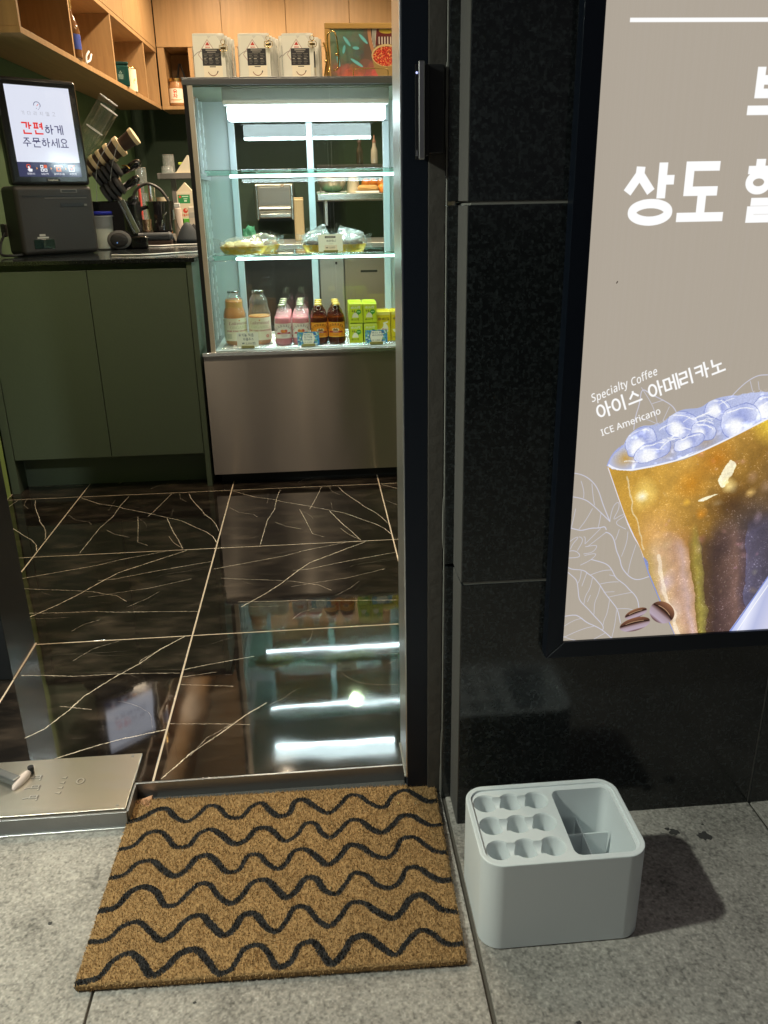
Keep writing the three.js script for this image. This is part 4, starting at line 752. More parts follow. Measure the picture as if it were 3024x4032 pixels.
{
  const back = std({ color: lin(0.66, 0.65, 0.60), roughness: 0.5, metalness: 0.15 }), sleeve = phys({ color: lin(0.9, 0.92, 0.93), transmission: 0.85, roughness: 0.12 });
  const shape = (w, h, d) => { const g = new RoundedBoxGeometry(w, h, d, 3, d * 0.48), p = g.attributes.position; for (let i = 0; i < p.count; i++) { const t = Math.max(0, (p.getY(i) + h / 2) / h), k = 1 - 0.75 * Math.pow(t, 2.2); p.setZ(i, p.getZ(i) * k + 0.0009 * Math.sin(p.getX(i) * 160) * (t > 0.6 ? 1 : 0.2)); } g.translate(0, h / 2, 0); g.computeVertexNormals(); return metric(g); };
  const proto = new THREE.Group();
  part(proto, 'bag_body', shape(0.114, 0.158, 0.018), back);
  const pr = quad(0.112, 0.154, 0, 0, 0, 1, 1); const fg = new THREE.PlaneGeometry(0.112, 0.155, 10, 16), q = fg.attributes.position; for (let i = 0; i < q.count; i++) { const t = Math.max(0, (q.getY(i) + 0.0775) / 0.155); q.setZ(i, 0.0094 * (1 - 0.72 * Math.pow(t, 2.2)) + 0.0007 * Math.sin(q.getX(i) * 140 + t * 5) * t); } fg.translate(0, 0.079, 0); fg.computeVertexNormals();
  part(proto, 'bag_print', fg, std({ map: L.bag, roughness: 0.45 }));
  const file = ['front', 'second', 'third', 'rearmost'];
  [[0.034, 'left'], [0.195, 'middle'], [0.352, 'right']].forEach(([x, side], c) => {
    for (let r = 0; r < 4; r++) {
      const o = proto.clone(); o.name = numbered('coffee_bag'); o.position.set(x + r * 0.010 + (c === 2 && r === 1 ? -0.022 : 0), FTOP, -0.200 - r * 0.020); o.rotation.y = rr(-0.04, 0.04); o.rotation.x = -0.05; o.scale.y = r ? 0.985 - r * 0.012 : 1;
      tag(o, `${file[r]} pale coffee bag in the ${side} row on the fridge top`, 'coffee bag', 'pale coffee bags on the fridge top'); scene.add(o);
    }
    const rack = thing('bag_rack', `clear acrylic holder around the ${side} row of coffee bags`, 'holder', [x + 0.012, FTOP, -0.235]);
    part(rack, 'holder_side', rb(-0.071, -0.069, 0, 0.115, -0.05, 0.05, 0.0008), sleeve); part(rack, 'holder_side', rb(0.069, 0.071, 0, 0.115, -0.05, 0.05, 0.0008), sleeve);
    const clip = thing('gold_clip', `gold binder clip on the ${side} coffee bag's upper corner`, 'clip', [x + 0.052, FTOP + 0.112 + (c ? 0.012 : 0), -0.186], 0, undefined);
    part(clip, 'clip_wire', [new THREE.TorusGeometry(0.0075, 0.0011, 8, 24).translate(0, 0.0145, 0.002), tube([[-0.013, 0.004, 0], [-0.013, -0.012, 0.002], [0.013, -0.012, 0.002], [0.013, 0.004, 0], [-0.013, 0.004, 0]], 0.0011, 50, 6), tube([[0, 0.008, 0.002], [0, -0.018, 0.003]], 0.0014, 8)], M.gold);
    part(clip, 'clip_jaw', rb(-0.010, 0.010, -0.009, -0.001, -0.002, 0.004, 0.001), M.gold);
  });
  // the framed print
  const pic = thing('picture_frame', 'wood-framed picture of a coffee harvest on the fridge top', 'picture frame', [0.602, FTOP, -0.250]);
  const W2 = 0.150, H2 = 0.196;
  part(pic, 'frame_bar', rb(-W2, W2, H2 - 0.018, H2, -0.012, 0.008, 0.002), std({ color: lin(0.55, 0.32, 0.09), roughness: 0.45 }));
  part(pic, 'frame_bar', rb(-W2, -W2 + 0.018, 0.0, H2 - 0.0185, -0.012, 0.008, 0.002), std({ color: lin(0.55, 0.32, 0.09), roughness: 0.45 }));
  part(pic, 'frame_bar', rb(W2 - 0.018, W2, 0.0, H2 - 0.0185, -0.012, 0.008, 0.002), std({ color: lin(0.55, 0.32, 0.09), roughness: 0.45 }));
  part(pic, 'print', quad(2 * W2 - 0.038, H2 - 0.02, 0, (H2 - 0.018) / 2, 0.002), std({ roughness: 0.35, map: canvasTexture(640, 440, (g, w, h) => {
    let gr = g.createLinearGradient(0, 0, w, h); gr.addColorStop(0, '#7f9c7c'); gr.addColorStop(0.45, '#6a5a50'); gr.addColorStop(1, '#8c6a58'); g.fillStyle = gr; g.fillRect(0, 0, w, h); seedState = 77;
    for (let i = 0; i < 60; i++) { const x = rr(0, 300), y = rr(0, 260); g.fillStyle = `rgba(${60 + rr(0, 60) | 0},${100 + rr(0, 60) | 0},${90 + rr(0, 50) | 0},0.18)`; g.beginPath(); g.arc(x, y, rr(15, 60), 0, 7); g.fill(); }
    for (let i = 0; i < 46; i++) { const x = rr(0, 460), y = rr(300, 440); g.fillStyle = `rgba(${215 + rr(0, 35) | 0},${80 + rr(0, 70) | 0},${60 + rr(0, 60) | 0},0.16)`; g.beginPath(); g.arc(x, y, rr(25, 80), 0, 7); g.fill(); }
    for (const [x, y, a, l] of [[120, 60, 0.9, 100], [60, 220, 1.35, 90], [180, 240, 0.55, 130], [130, 130, 1.8, 70], [200, 150, 0.1, 60], [260, 40, 0.8, 110]]) { g.save(); g.translate(x, y); g.rotate(a); g.fillStyle = '#6cc3c8'; g.beginPath(); g.ellipse(l / 2, 0, l / 2, 13, 0, 0, 7); g.fill(); g.fillStyle = '#9fd0cf'; g.fillRect(6, -1.5, l - 12, 3); g.restore(); }
    g.fillStyle = '#6e2f2c'; g.fillRect(400, 0, 220, 130); for (let i = 0; i < 15; i++) { g.fillStyle = i % 2 ? '#e9e2d4' : '#5a4040'; g.fillRect(424 + i * 13, 62, 9, 62); } g.fillStyle = '#b89d3f'; g.beginPath(); g.ellipse(510, 12, 70, 26, 0, 0, 7); g.fill();
    for (const x of [392, 590]) for (let i = 0; i < 8; i++) { g.strokeStyle = i % 2 ? '#e2dccd' : '#3d3a3c'; g.lineWidth = 6; g.beginPath(); g.moveTo(x + i * 5 - 12, 0); g.lineTo(x + i * 5 - 26, 150); g.stroke(); }
    g.strokeStyle = '#c08a68'; g.lineCap = 'round'; g.lineWidth = 30; g.beginPath(); g.moveTo(352, 0); g.quadraticCurveTo(356, 120, 392, 190); g.stroke(); g.beginPath(); g.moveTo(634, 0); g.quadraticCurveTo(632, 120, 612, 190); g.stroke();
    g.fillStyle = '#a78a55'; g.beginPath(); g.moveTo(372, 210); g.quadraticCurveTo(400, 420, 506, 424); g.quadraticCurveTo(616, 420, 634, 210); g.fill(); g.fillStyle = '#d9bd86'; g.beginPath(); g.ellipse(503, 214, 132, 92, 0, 0, 7); g.fill(); g.fillStyle = '#7e1f18'; g.beginPath(); g.ellipse(503, 220, 120, 80, 0, 0, 7); g.fill();
    for (let i = 0; i < 900; i++) { const a = rr(0, 6.3), r = Math.sqrt(rnd()); g.fillStyle = ['#c8322a', '#e25a40', '#a8221e', '#f0b06a', '#d8453a'][Math.floor(rr(0, 5))]; g.beginPath(); g.arc(503 + Math.cos(a) * 116 * r, 222 + Math.sin(a) * 78 * r, rr(3, 6.5), 0, 7); g.fill(); }
  }) }));
  const st = thing('gold_frame_stand', 'small gold wire stand holding the picture\'s left side', 'stand', [0.462, FTOP, -0.225]);
  part(st, 'stand_wire', tube([[0, 0, 0.02], [0, 0.03, 0.02], [0.004, 0.05, 0.012], [0.0, 0.155, 0.008], [0.02, 0.165, 0.01], [0.03, 0.15, 0.012], [0.032, 0.045, 0.014], [0.018, 0.036, 0.02]], 0.0028, 90, 8), M.gold);
  part(st, 'stand_leg', [tube([[-0.02, 0, 0], [-0.006, 0.09, 0.004], [-0.016, 0.13, 0.0]], 0.0035, 20), new THREE.SphereGeometry(0.005, 12, 8).translate(-0.01, 0.07, 0.005), new THREE.SphereGeometry(0.005, 12, 8).translate(0.03, 0.09, 0.014)], M.gold);
  const rl = thing('gold_rail', 'small gold wire rail in front of the framed picture', 'rail', [0.610, FTOP, -0.140]);
  part(rl, 'rail_wire', tube([[-0.062, 0, 0], [-0.062, 0.028, 0], [-0.058, 0.031, 0], [0.058, 0.031, 0], [0.062, 0.028, 0], [0.062, 0, 0]], 0.0017, 80, 6), M.gold);
}
// ------------------------------------------------------------------ the work area seen through the fridge
{
  const bench = thing('steel_workbench', 'steel undercounter cabinet behind the display fridge', 'workbench', [0, 0, 0]);
  part(bench, 'bench_top', rb(-0.05, 1.6, 0.846, 0.872, -2.35, -1.62, 0.003), M.steelPlain);
  part(bench, 'bench_door', rb(-0.03, 0.405, 0.10, 0.838, -1.665, -1.64, 0.004), std({ color: lin(0.06, 0.062, 0.064), metalness: 0.5, roughness: 0.4 }));  // coloured dark to give the dark reflection in the left rear pane
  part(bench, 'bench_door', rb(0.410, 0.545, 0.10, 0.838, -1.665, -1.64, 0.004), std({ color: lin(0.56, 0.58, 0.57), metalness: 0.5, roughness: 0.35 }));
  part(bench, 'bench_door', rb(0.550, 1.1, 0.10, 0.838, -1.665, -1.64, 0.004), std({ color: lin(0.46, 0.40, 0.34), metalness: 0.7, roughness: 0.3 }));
  part(bench, 'grip_slot', rb(0.640, 0.735, 0.712, 0.724, -1.6405, -1.6385, 0.001), M.black);
  part(bench, 'door_badge', rb(0.498, 0.510, 0.758, 0.772, -1.6405, -1.6388, 0.001), M.black);
  part(bench, 'bench_body', bx(-0.04, 1.59, 0.06, 0.8455, -2.34, -1.666), M.steelDark);
  const sh = thing('steel_wall_shelf', 'steel wall shelf holding bowl, bread and oranges', 'shelf');
  part(sh, 'shelf_board', rb(0.425, 1.30, 1.101, 1.139, -3.0, -2.50, 0.003), M.steelBright);
  part(sh, 'shelf_bracket', [rb(0.47, 0.49, 0.94, 1.1005, -3.2615, -2.7, 0.002), rb(1.2, 1.22, 0.94, 1.1005, -3.2615, -2.7, 0.002)], M.steelPlain);
  part(sh, 'shelf_back', rb(0.425, 1.30, 1.095, 1.16, -3.2615, -3.001, 0.003), M.steelPlain);
  const bowl = thing('mixing_bowl', 'round clear mixing bowl on the steel wall shelf', 'bowl', [0.525, 1.1395, -2.62]);
  part(bowl, 'bowl_shell', lathe([[0, 0.004], [0.045, 0.0], [0.07, 0.02], [0.09, 0.05], [0.098, 0.085], [0.1, 0.09], [0.096, 0.085], [0.087, 0.05], [0.066, 0.022], [0.043, 0.006], [0, 0.008]], 40), phys({ color: lin(0.5, 0.42, 0.34), metalness: 0.4, roughness: 0.18 }));
  const cl = thing('green_cloth', 'folded green cloth under the mixing bowl', 'cloth', [0.52, 1.1392, -2.56]); bowl.position.y += 0.009;
  part(cl, 'cloth_fold', crumpleBox(0.20, 0.008, 0.10), M.teal);
  const jug = thing('frosted_jug', 'pale frosted jug between the bowl and the bread', 'jug', [0.661, 1.1395, -2.60]);
  part(jug, 'jug_body', lathe([[0, 0], [0.043, 0.001], [0.045, 0.006], [0.030, 0.13], [0.0285, 0.13], [0.042, 0.008], [0, 0.004]], 32), std({ color: lin(0.52, 0.44, 0.34), roughness: 0.4 }));
  const br = thing('bread_loaf', 'flat browned bread on white paper in front of the oranges', 'bread', [0.755, 1.1395, -2.555]);
  part(br, 'paper', rb(-0.083, 0.07, 0, 0.013, -0.04, 0.04, 0.005), M.white);
  part(br, 'loaf', crumple(new THREE.SphereGeometry(0.05, 28, 18), 0.2, 60, 91).scale(1.45, 0.45, 0.8).translate(0, 0.030, 0), std({ color: lin(0.50, 0.27, 0.09), roughness: 0.7, bumpMap: scaled(T.fine, 2), bumpScale: 0.003 }));
  const og = new THREE.Group(); part(og, 'orange_skin', new THREE.SphereGeometry(0.029, 28, 20), phys({ color: lin(0.80, 0.24, 0.025), roughness: 0.4, bumpMap: scaled(T.fine, 4), bumpScale: 0.0006 })); part(og, 'stem_end', new THREE.SphereGeometry(0.0035, 10, 8).translate(0.004, 0.0285, 0), M.olive);
  for (const [x, y, z, l] of [[0.745, 0.062, -2.62, 'orange behind the bread, left of the three high ones'], [0.792, 0.064, -2.625, 'orange behind the bread, middle of the three high ones'], [0.846, 0.060, -2.615, 'orange behind the bread, right of the three high ones'], [0.848, 0.029, -2.565, 'orange at the right end beside the bread'], [0.748, 0.029, -2.66, 'orange hidden under the left high one']]) { const o = og.clone(); o.name = numbered('orange'); o.position.set(x, 1.1395 + y, z); o.rotation.y = rr(0, 6); tag(o, l, 'orange', 'oranges on the steel wall shelf'); scene.add(o); }
  const us = thing('upper_shelf', 'dark narrow shelf carrying two bottles above the oranges', 'shelf');
  part(us, 'shelf_board', rb(0.43, 1.30, 1.296, 1.312, -2.78, -2.54, 0.002), M.charcoal);
  part(us, 'shelf_rod', [new THREE.CylinderGeometry(0.005, 0.005, 0.157, 10).translate(0.45, 1.2175, -2.76), new THREE.CylinderGeometry(0.005, 0.005, 0.157, 10).translate(1.28, 1.2175, -2.76)], M.steelPlain);
  for (const [x, l, c, cap] of [[0.708, 'ribbed dark syrup bottle, left one on the narrow shelf', lin(0.03, 0.02, 0.015), lin(0.05, 0.02, 0.02)], [0.803, 'pale-bodied syrup bottle with brown neck on the narrow shelf', lin(0.32, 0.27, 0.22), lin(0.16, 0.06, 0.035)]]) {
    const b = thing('syrup_bottle', l, 'bottle', [x, 1.3125, -2.60]);
    part(b, 'bottle_body', lathe([[0, 0], [0.022, 0.001], [0.024, 0.01], [0.022, 0.022], [0.0245, 0.034], [0.022, 0.046], [0.024, 0.058], [0.021, 0.072], [0.022, 0.084], [0.012, 0.108], [0.0105, 0.13]], 28), phys({ color: c, roughness: 0.15, clearcoat: 1 }));
    part(b, 'pourer', lathe([[0.012, 0.13], [0.013, 0.14], [0.006, 0.15], [0.004, 0.175], [0, 0.175]], 20), std({ color: cap, roughness: 0.4 }));
  }
  const d = thing('towel_dispenser', 'brushed steel paper towel dispenser on the back wall', 'dispenser', [0.123, 0.975, -3.26]);
  part(d, 'case', rb(-0.138, 0.138, 0.012, 0.245, 0, 0.12, 0.012, 3), std({ color: lin(0.46, 0.42, 0.37), metalness: 0.85, roughness: 0.32 }));
  part(d, 'front_window', rb(-0.108, 0.108, 0.105, 0.222, 0.1205, 0.1245, 0.003), std({ color: lin(0.36, 0.36, 0.36), metalness: 0.8, roughness: 0.36 }));
  part(d, 'window_frame', [rb(-0.092, 0.092, 0.196, 0.1985, 0.1246, 0.1256, 0.0005), rb(-0.092, 0.092, 0.118, 0.1205, 0.1246, 0.1256, 0.0005), rb(-0.092, -0.0895, 0.1206, 0.1959, 0.1246, 0.1256, 0.0005), rb(0.0895, 0.092, 0.1206, 0.1959, 0.1246, 0.1256, 0.0005)], M.steelDark);
  part(d, 'roll_bar', new THREE.CylinderGeometry(0.018, 0.018, 0.22, 24).rotateZ(Math.PI / 2).translate(0, 0.075, 0.116), M.steelPlain);
  part(d, 'tear_lip', rb(-0.108, 0.108, 0.018, 0.043, 0.112, 0.132, 0.003), M.steelBright);
  part(d, 'lock_knob', cyl(0.011, 0.011, 0.016, 0.06, 0, 0, 20).rotateX(Math.PI / 2).translate(0, 0.232, 0.118), M.copper);
  for (const x of [-0.124, 0.124]) part(d, 'side_rail', rb(x - 0.009, x + 0.009, 0.0, 0.235, 0.1205, 0.135, 0.006), M.steelBright);
  const kr = thing('kraft_roll', 'upright kraft paper bag standing right of the towel dispenser', 'paper bag', [0.322, 0.8725, -2.18]);
  part(kr, 'bag_body', crumpleBox(0.055, 0.235, 0.04, 0.002).translate(0, 0.118, 0), M.kraft); part(kr, 'bag_fold', crumpleBox(0.058, 0.02, 0.012, 0.003).translate(0, 0.235, 0), M.kraft);
  kr.position.set(0.305, 0.8725, -2.0);
  const gc = thing('green_rag', 'crumpled teal rag on the bench left of the towel dispenser', 'cloth', [-0.01, 0.8725, -2.20]);
  part(gc, 'rag', crumple(new THREE.IcosahedronGeometry(0.036, 5), 1.1, 38, 55).scale(1, 1.15, 0.8).translate(0, 0.036, 0), M.teal);
  part(gc, 'rag_tip', crumple(new THREE.ConeGeometry(0.014, 0.05, 10, 6), 0.3, 90, 5).rotateZ(-0.4).translate(0.028, 0.070, 0), M.teal);
  const ho = thing('cream_hose', 'cream bent hose lying in front of the teal rag', 'hose', [0.0, 0.8725, -1.95]);
  part(ho, 'hose_tube', tube([[-0.11, 0.010, 0], [-0.02, 0.010, 0.005], [0.035, 0.013, 0], [0.062, 0.024, -0.01]], 0.0095, 40, 12), M.cream);
}
function crumpleBox(w, h, d, amp = 0.0025) { const g = new RoundedBoxGeometry(w, h, d, 4, Math.min(w, h, d) * 0.25), p = g.attributes.position; for (let i = 0; i < p.count; i++) { const n = (vnoise(p.getX(i) * 90 + 20, p.getY(i) * 70 + p.getZ(i) * 60 + 20, 999, 999, 13) - 0.5) * amp * 2; p.setXYZ(i, p.getX(i) + n, p.getY(i), p.getZ(i) + n); } g.computeVertexNormals(); return metric(g); }

// ------------------------------------------------------------------ the ordering kiosk
{
  const yaw = 0.698, W = 0.325, k = thing('order_kiosk', 'black self-order kiosk with lit white screen on the counter', 'kiosk', [-0.652, TOP, -0.460], yaw);
  const w = W / 2;
  part(k, 'lower_body', rb(-w, w, 0.004, 0.266, -0.14, 0.0, 0.018, 4), M.charcoal);
  part(k, 'base_foot', rb(-w + 0.02, w - 0.02, 0, 0.0038, -0.12, -0.02, 0.001), M.black);
  const head = new THREE.Group(); head.name = 'display_head'; head.position.set(0, 0.266, -0.004); head.rotation.x = -0.05; k.add(head);
  part(head, 'bezel', rb(-w, w, 0.002, 0.388, -0.042, 0, 0.014, 4), phys({ color: lin(0.010, 0.010, 0.012), roughness: 0.25, clearcoat: 0.4 }));
  const sc = canvasTexture(720, 1000, (g, W0, H0) => {
    g.fillStyle = '#dfe3f2'; g.fillRect(0, 0, W0, H0);
    g.strokeStyle = '#55587a'; g.lineWidth = 7; g.beginPath(); g.arc(330, 205, 36, Math.PI * 0.95, Math.PI * 2.2); g.stroke(); g.strokeStyle = '#e0473a'; g.lineWidth = 6; g.beginPath(); g.moveTo(326, 214); g.lineTo(346, 194); g.stroke(); g.fillStyle = '#8a8da8'; for (const [x, y] of [[318, 240], [338, 250], [352, 236]]) { g.beginPath(); g.arc(x, y, 5, 0, 7); g.fill(); }
    korean(g, '기다리지말고', 138, 272, 46, '#a9aab4', 0.07, 1.5);
    korean(g, '간편', 112, 392, 132, '#e5322d', 0.125, 0.98); korean(g, '하게', 372, 412, 112, '#3c3a68', 0.10, 0.96); korean(g, '주문하세요', 100, 562, 108, '#3c3a68', 0.095, 0.98);
    g.fillStyle = '#3a3c5c'; g.fillRect(0, 836, W0, 164);
    g.lineWidth = 9; g.lineJoin = 'round';
    g.strokeStyle = '#e2562d'; g.beginPath(); g.arc(118, 884, 20, 0, 7); g.stroke(); g.fillStyle = '#f2f2f6'; g.beginPath(); g.moveTo(112, 884); g.lineTo(128, 884); g.lineTo(130, 908); g.lineTo(158, 914); g.lineTo(152, 944); g.lineTo(118, 944); g.lineTo(100, 920); g.lineTo(112, 918); g.fill();
    g.strokeStyle = '#f2f2f6'; g.strokeRect(254, 872, 26, 26); g.strokeRect(254, 912, 26, 26); g.strokeRect(294, 912, 26, 26); g.fillStyle = '#e2562d'; g.fillRect(290, 866, 36, 34);
    g.beginPath(); g.moveTo(412, 890); g.lineTo(412, 874); g.lineTo(502, 874); g.lineTo(502, 890); g.stroke(); g.fillStyle = '#e2703a'; g.fillRect(428, 886, 58, 54); g.fillStyle = '#3a3c5c'; g.fillRect(446, 900, 22, 26);
    g.strokeStyle = '#f2f2f6'; g.strokeRect(580, 872, 60, 62); g.strokeStyle = '#e2562d'; g.lineWidth = 12; g.beginPath(); g.moveTo(592, 894); g.lineTo(610, 918); g.lineTo(650, 866); g.stroke();
    g.fillStyle = '#f0a040'; for (const x of [204, 366, 536]) { g.beginPath(); g.moveTo(x, 892); g.lineTo(x + 16, 906); g.lineTo(x, 920); g.fill(); }
    korean(g, '화면터치', 92, 956, 23, '#e9e9f0', 0.12, 0.95); korean(g, '상품선택', 246, 956, 23, '#e9e9f0', 0.12, 0.95); korean(g, '결제쿠폰사용', 392, 956, 23, '#e9e9f0', 0.12, 0.92); korean(g, '주문완료', 576, 956, 23, '#e9e9f0', 0.12, 0.95);
  });
  part(head, 'screen', quad(0.256, 0.326, 0, 0.196, 0.0006), std({ color: lin(0.01, 0.01, 0.01), emissive: lin(1, 1, 1), emissiveMap: sc, emissiveIntensity: 1.0, roughness: 0.12 }));
  const l = new THREE.RectAreaLight(lin(0.86, 0.9, 1), POWER.screen * 0.75, 0.252, 0.26); l.position.set(0, 0.20, 0.004); head.add(l); l.lookAt(new THREE.Vector3(0, 0.2, 5).applyMatrix4(new THREE.Matrix4()));
  scene.updateMatrixWorld(true); l.lookAt(head.localToWorld(new THREE.Vector3(0, 0.2, 5)));
  const brand = (t, w0, h0, x, y) => part(k, 'logo_print', quad(w0, h0, x, y, 0.0012), std({ roughness: 0.5, map: canvasTexture(256, 48, (g) => { g.fillStyle = '#17171a'; g.fillRect(0, 0, 256, 48); g.fillStyle = '#c9c7bd'; g.font = 'bold 40px sans-serif'; g.textAlign = 'center'; g.fillText(t, 128, 38); }) }));
  const lg = part(head, 'logo_print', quad(0.056, 0.011, 0.005, 0.021, 0.0007), std({ roughness: 0.5, map: canvasTexture(256, 48, (g) => { g.fillStyle = '#0d0d0f'; g.fillRect(0, 0, 256, 48); g.fillStyle = '#c9c7bd'; g.font = 'bold 40px sans-serif'; g.textAlign = 'center'; g.fillText('EasyKiosk', 128, 38); }) }));
  part(k, 'receipt_slot', rb(-w + 0.03, w - 0.022, 0.224, 0.230, -0.001, 0.0012, 0.0005), M.black);
  part(k, 'slot_lip', rb(-0.045, w - 0.030, 0.218, 0.2205, -0.001, 0.0016, 0.0004), M.grey);
  part(k, 'card_reader', [rb(0.025, 0.095, 0.239, 0.2535, 0.0, 0.0012, 0.0005)], M.grey); part(k, 'reader_slot', rb(0.030, 0.090, 0.242, 0.250, 0.0013, 0.0022, 0.0004), M.black);
  part(k, 'ticket_slot', rb(0.018, 0.118, 0.186, 0.200, -0.001, 0.0014, 0.0005), M.black); part(k, 'slot_tab', rb(0.119, 0.130, 0.188, 0.1965, -0.001, 0.0016, 0.0005), M.grey);
  part(k, 'qr_window', rb(-0.115, -0.030, 0.028, 0.064, -0.001, 0.0014, 0.001), phys({ color: lin(0.01, 0.022, 0.024), roughness: 0.08, clearcoat: 1 }));
  part(k, 'window_mark', [rb(-0.088, -0.064, 0.076, 0.084, 0, 0.0012, 0.0003), rb(-0.098, -0.052, 0.0675, 0.0735, 0, 0.0012, 0.0003)], std({ color: lin(0.45, 0.44, 0.41), roughness: 0.6 }));
  const cb = thing('kiosk_cable', 'black cable looping behind the kiosk at the wall', 'cable', [-0.868, TOP, -0.40]);
  part(cb, 'cable_run', tube([[0, 0.09, -0.05], [0.0, 0.05, 0.02], [0.01, 0.012, 0.06], [0.05, 0.008, 0.07], [0.09, 0.008, 0.0]], 0.005, 50, 8), M.blackRubber);
  part(cb, 'plug', rb(-0.014, 0.004, 0.075, 0.125, -0.075, -0.045, 0.004), M.black);
}

// ------------------------------------------------------------------ the clutter on the counter
{
  // tilted rack of clear sleeves for cups and lids
  const rack = thing('cup_rack', 'tilted clear acrylic cup rack behind the kiosk', 'cup rack', [-0.500, TOP, -0.92], 0.0);
  part(rack, 'rack_base', rb(-0.13, 0.080, 0.012, 0.207, -0.09, 0.06, 0.006, 3), M.blackGloss);
  part(rack, 'rack_foot', rb(-0.12, 0.05, 0, 0.0118, -0.08, 0.05, 0.002), M.blackRubber);
  const sleeveMat = phys({ color: lin(0.93, 0.95, 0.92), transmission: 0.985, roughness: 0.05, ior: 1.5, side: THREE.DoubleSide });
  for (const [x, y, z, len, r] of [[0.000, 0.628, -0.05, 0.26, 0.041], [0.014, 0.580, 0.035, 0.25, 0.039], [-0.055, 0.500, 0.055, 0.20, 0.036]]) {
    part(rack, 'cup_sleeve', new THREE.CylinderGeometry(r, r, len, 32, 1, true).translate(0, -len / 2, 0).rotateZ(-0.65).translate(x, y, z), sleeveMat);
    part(rack, 'sleeve_rim', new THREE.TorusGeometry(r, 0.0018, 8, 40).rotateX(Math.PI / 2).rotateZ(-0.65).translate(x, y, z), M.frost);
  }
  part(rack, 'side_rail', tube([[-0.085, 0.205, 0.06], [-0.06, 0.36, 0.058], [0.012, 0.46, 0.055]], 0.0014, 20, 6), M.frost);
  part(rack, 'side_rail', tube([[-0.025, 0.205, 0.06], [-0.005, 0.33, 0.058], [0.035, 0.44, 0.055]], 0.0014, 20, 6), M.frost);
  // stacks of coffee cups held in the rack: each a row of nested cups with cream rims
  const cupTone = std({ color: lin(0.045, 0.024, 0.016), roughness: 0.6 }), creamTone = std({ color: lin(0.72, 0.56, 0.33), roughness: 0.6 });
  const a = 0.545, ux = Math.cos(a), uy = Math.sin(a);
  const proto = new THREE.Group();
  part(proto, 'cup_wall', lathe([[0.030, 0], [0.036, 0.072], [0.0365, 0.074]], 36), cupTone); part(proto, 'cup_rim', lathe([[0.0366, 0.060], [0.0376, 0.0605], [0.0388, 0.0780], [0.0376, 0.0790], [0.034, 0.0785]], 36), creamTone); part(proto, 'cup_base', lathe([[0, 0.078], [0.0375, 0.0785]], 36), creamTone);
  const words = ['first', 'second', 'third', 'fourth', 'fifth', 'outermost'];
  [[-0.619, 1.250, 1.0], [-0.586, 1.268, 1.0], [-0.553, 1.288, 1.02], [-0.514, 1.309, 1.12], [-0.470, 1.336, 1.14], [-0.402, 1.376, 0.98]].forEach(([x, y, s], i) => {
    const o = proto.clone(); o.name = numbered('paper_cup'); o.position.set(x - ux * 0.07 * s, y - uy * 0.07 * s, -0.93); o.rotation.z = a - Math.PI / 2; o.scale.setScalar(s);
    tag(o, `${words[i]} brown paper cup with cream rim in the tilted stack, counted from the kiosk`, 'paper cup', 'brown paper cups nested in the tilted rack'); scene.add(o);
  });
  const lidP = new THREE.Group(); part(lidP, 'lid_disc', lathe([[0, 0.012], [0.03, 0.012], [0.034, 0.010], [0.036, 0.002], [0.040, 0], [0.040, 0.003], [0.037, 0.014], [0, 0.016]], 32), M.blackRubber); part(lidP, 'lid_rim', new THREE.TorusGeometry(0.0395, 0.002, 8, 32).rotateX(Math.PI / 2), M.blackRubber);
  for (let i = 0; i < 9; i++) { const o = lidP.clone(); o.name = numbered('black_cup_lid'); const row = i < 5 ? 0 : 1, s = (row ? i - 5 : i) * 0.024; o.position.set((row ? -0.545 : -0.575) + ux * s, (row ? 1.132 : 1.193) + uy * s, -0.90 + row * 0.02); o.rotation.z = a - Math.PI / 2; tag(o, `black cup lid, number ${['one', 'two', 'three', 'four', 'five'][row ? i - 5 : i]} from the left in the ${row ? 'lower' : 'upper'} lid sleeve`, 'cup lid', 'black cup lids in the tilted rack'); scene.add(o); }
  const hook = thing('gold_spoon', 'short gold spoon tip above the black lids', 'spoon', [-0.470, 1.255, -0.93]); part(hook, 'spoon_handle', tube([[0, 0, 0], [0.02, 0.001, 0], [0.034, -0.012, 0]], 0.0028, 16, 8), M.gold);
  const ring = thing('white_tape_ring', 'white tape ring seen through the clear sleeves', 'ring', [-0.575, 1.205, -0.95]); part(ring, 'tape_ring', new THREE.TorusGeometry(0.010, 0.0035, 10, 28).scale(1, 1.5, 1).rotateZ(0.3), M.white);
  // tub with blue lid
  const tub = thing('blue_lid_tub', 'clear plastic tub of white powder with a blue lid', 'tub', [-0.607, TOP, -0.70], 0);
  const s = 0.92, prof = [[0, 0.001], [0.043, 0.001], [0.046, 0.006], [0.0515, 0.135]];
  part(tub, 'tub_wall', lathe(prof, 40), M.frost); part(tub, 'powder', lathe([[0, 0.002], [0.041, 0.002], [0.0445, 0.008], [0.0480, 0.083], [0, 0.085]], 36), std({ color: lin(0.66, 0.64, 0.46), roughness: 0.9 }));
  part(tub, 'tub_rim', new THREE.TorusGeometry(0.0535, 0.0025, 8, 40).rotateX(Math.PI / 2).translate(0, 0.134, 0), M.frost); part(tub, 'lid', lathe([[0, 0.154], [0.049, 0.154], [0.053, 0.151], [0.053, 0.1385], [0, 0.1385]], 40), M.blue);
  tub.position.set(-0.580, TOP, -0.86); tub.scale.setScalar(1.07);
  const dial = thing('grey_dial', 'rounded dark grey dial-faced gadget beside the blue-lid tub', 'gadget', [-0.500, TOP, -0.83], 0.15); dial.scale.setScalar(1.15);
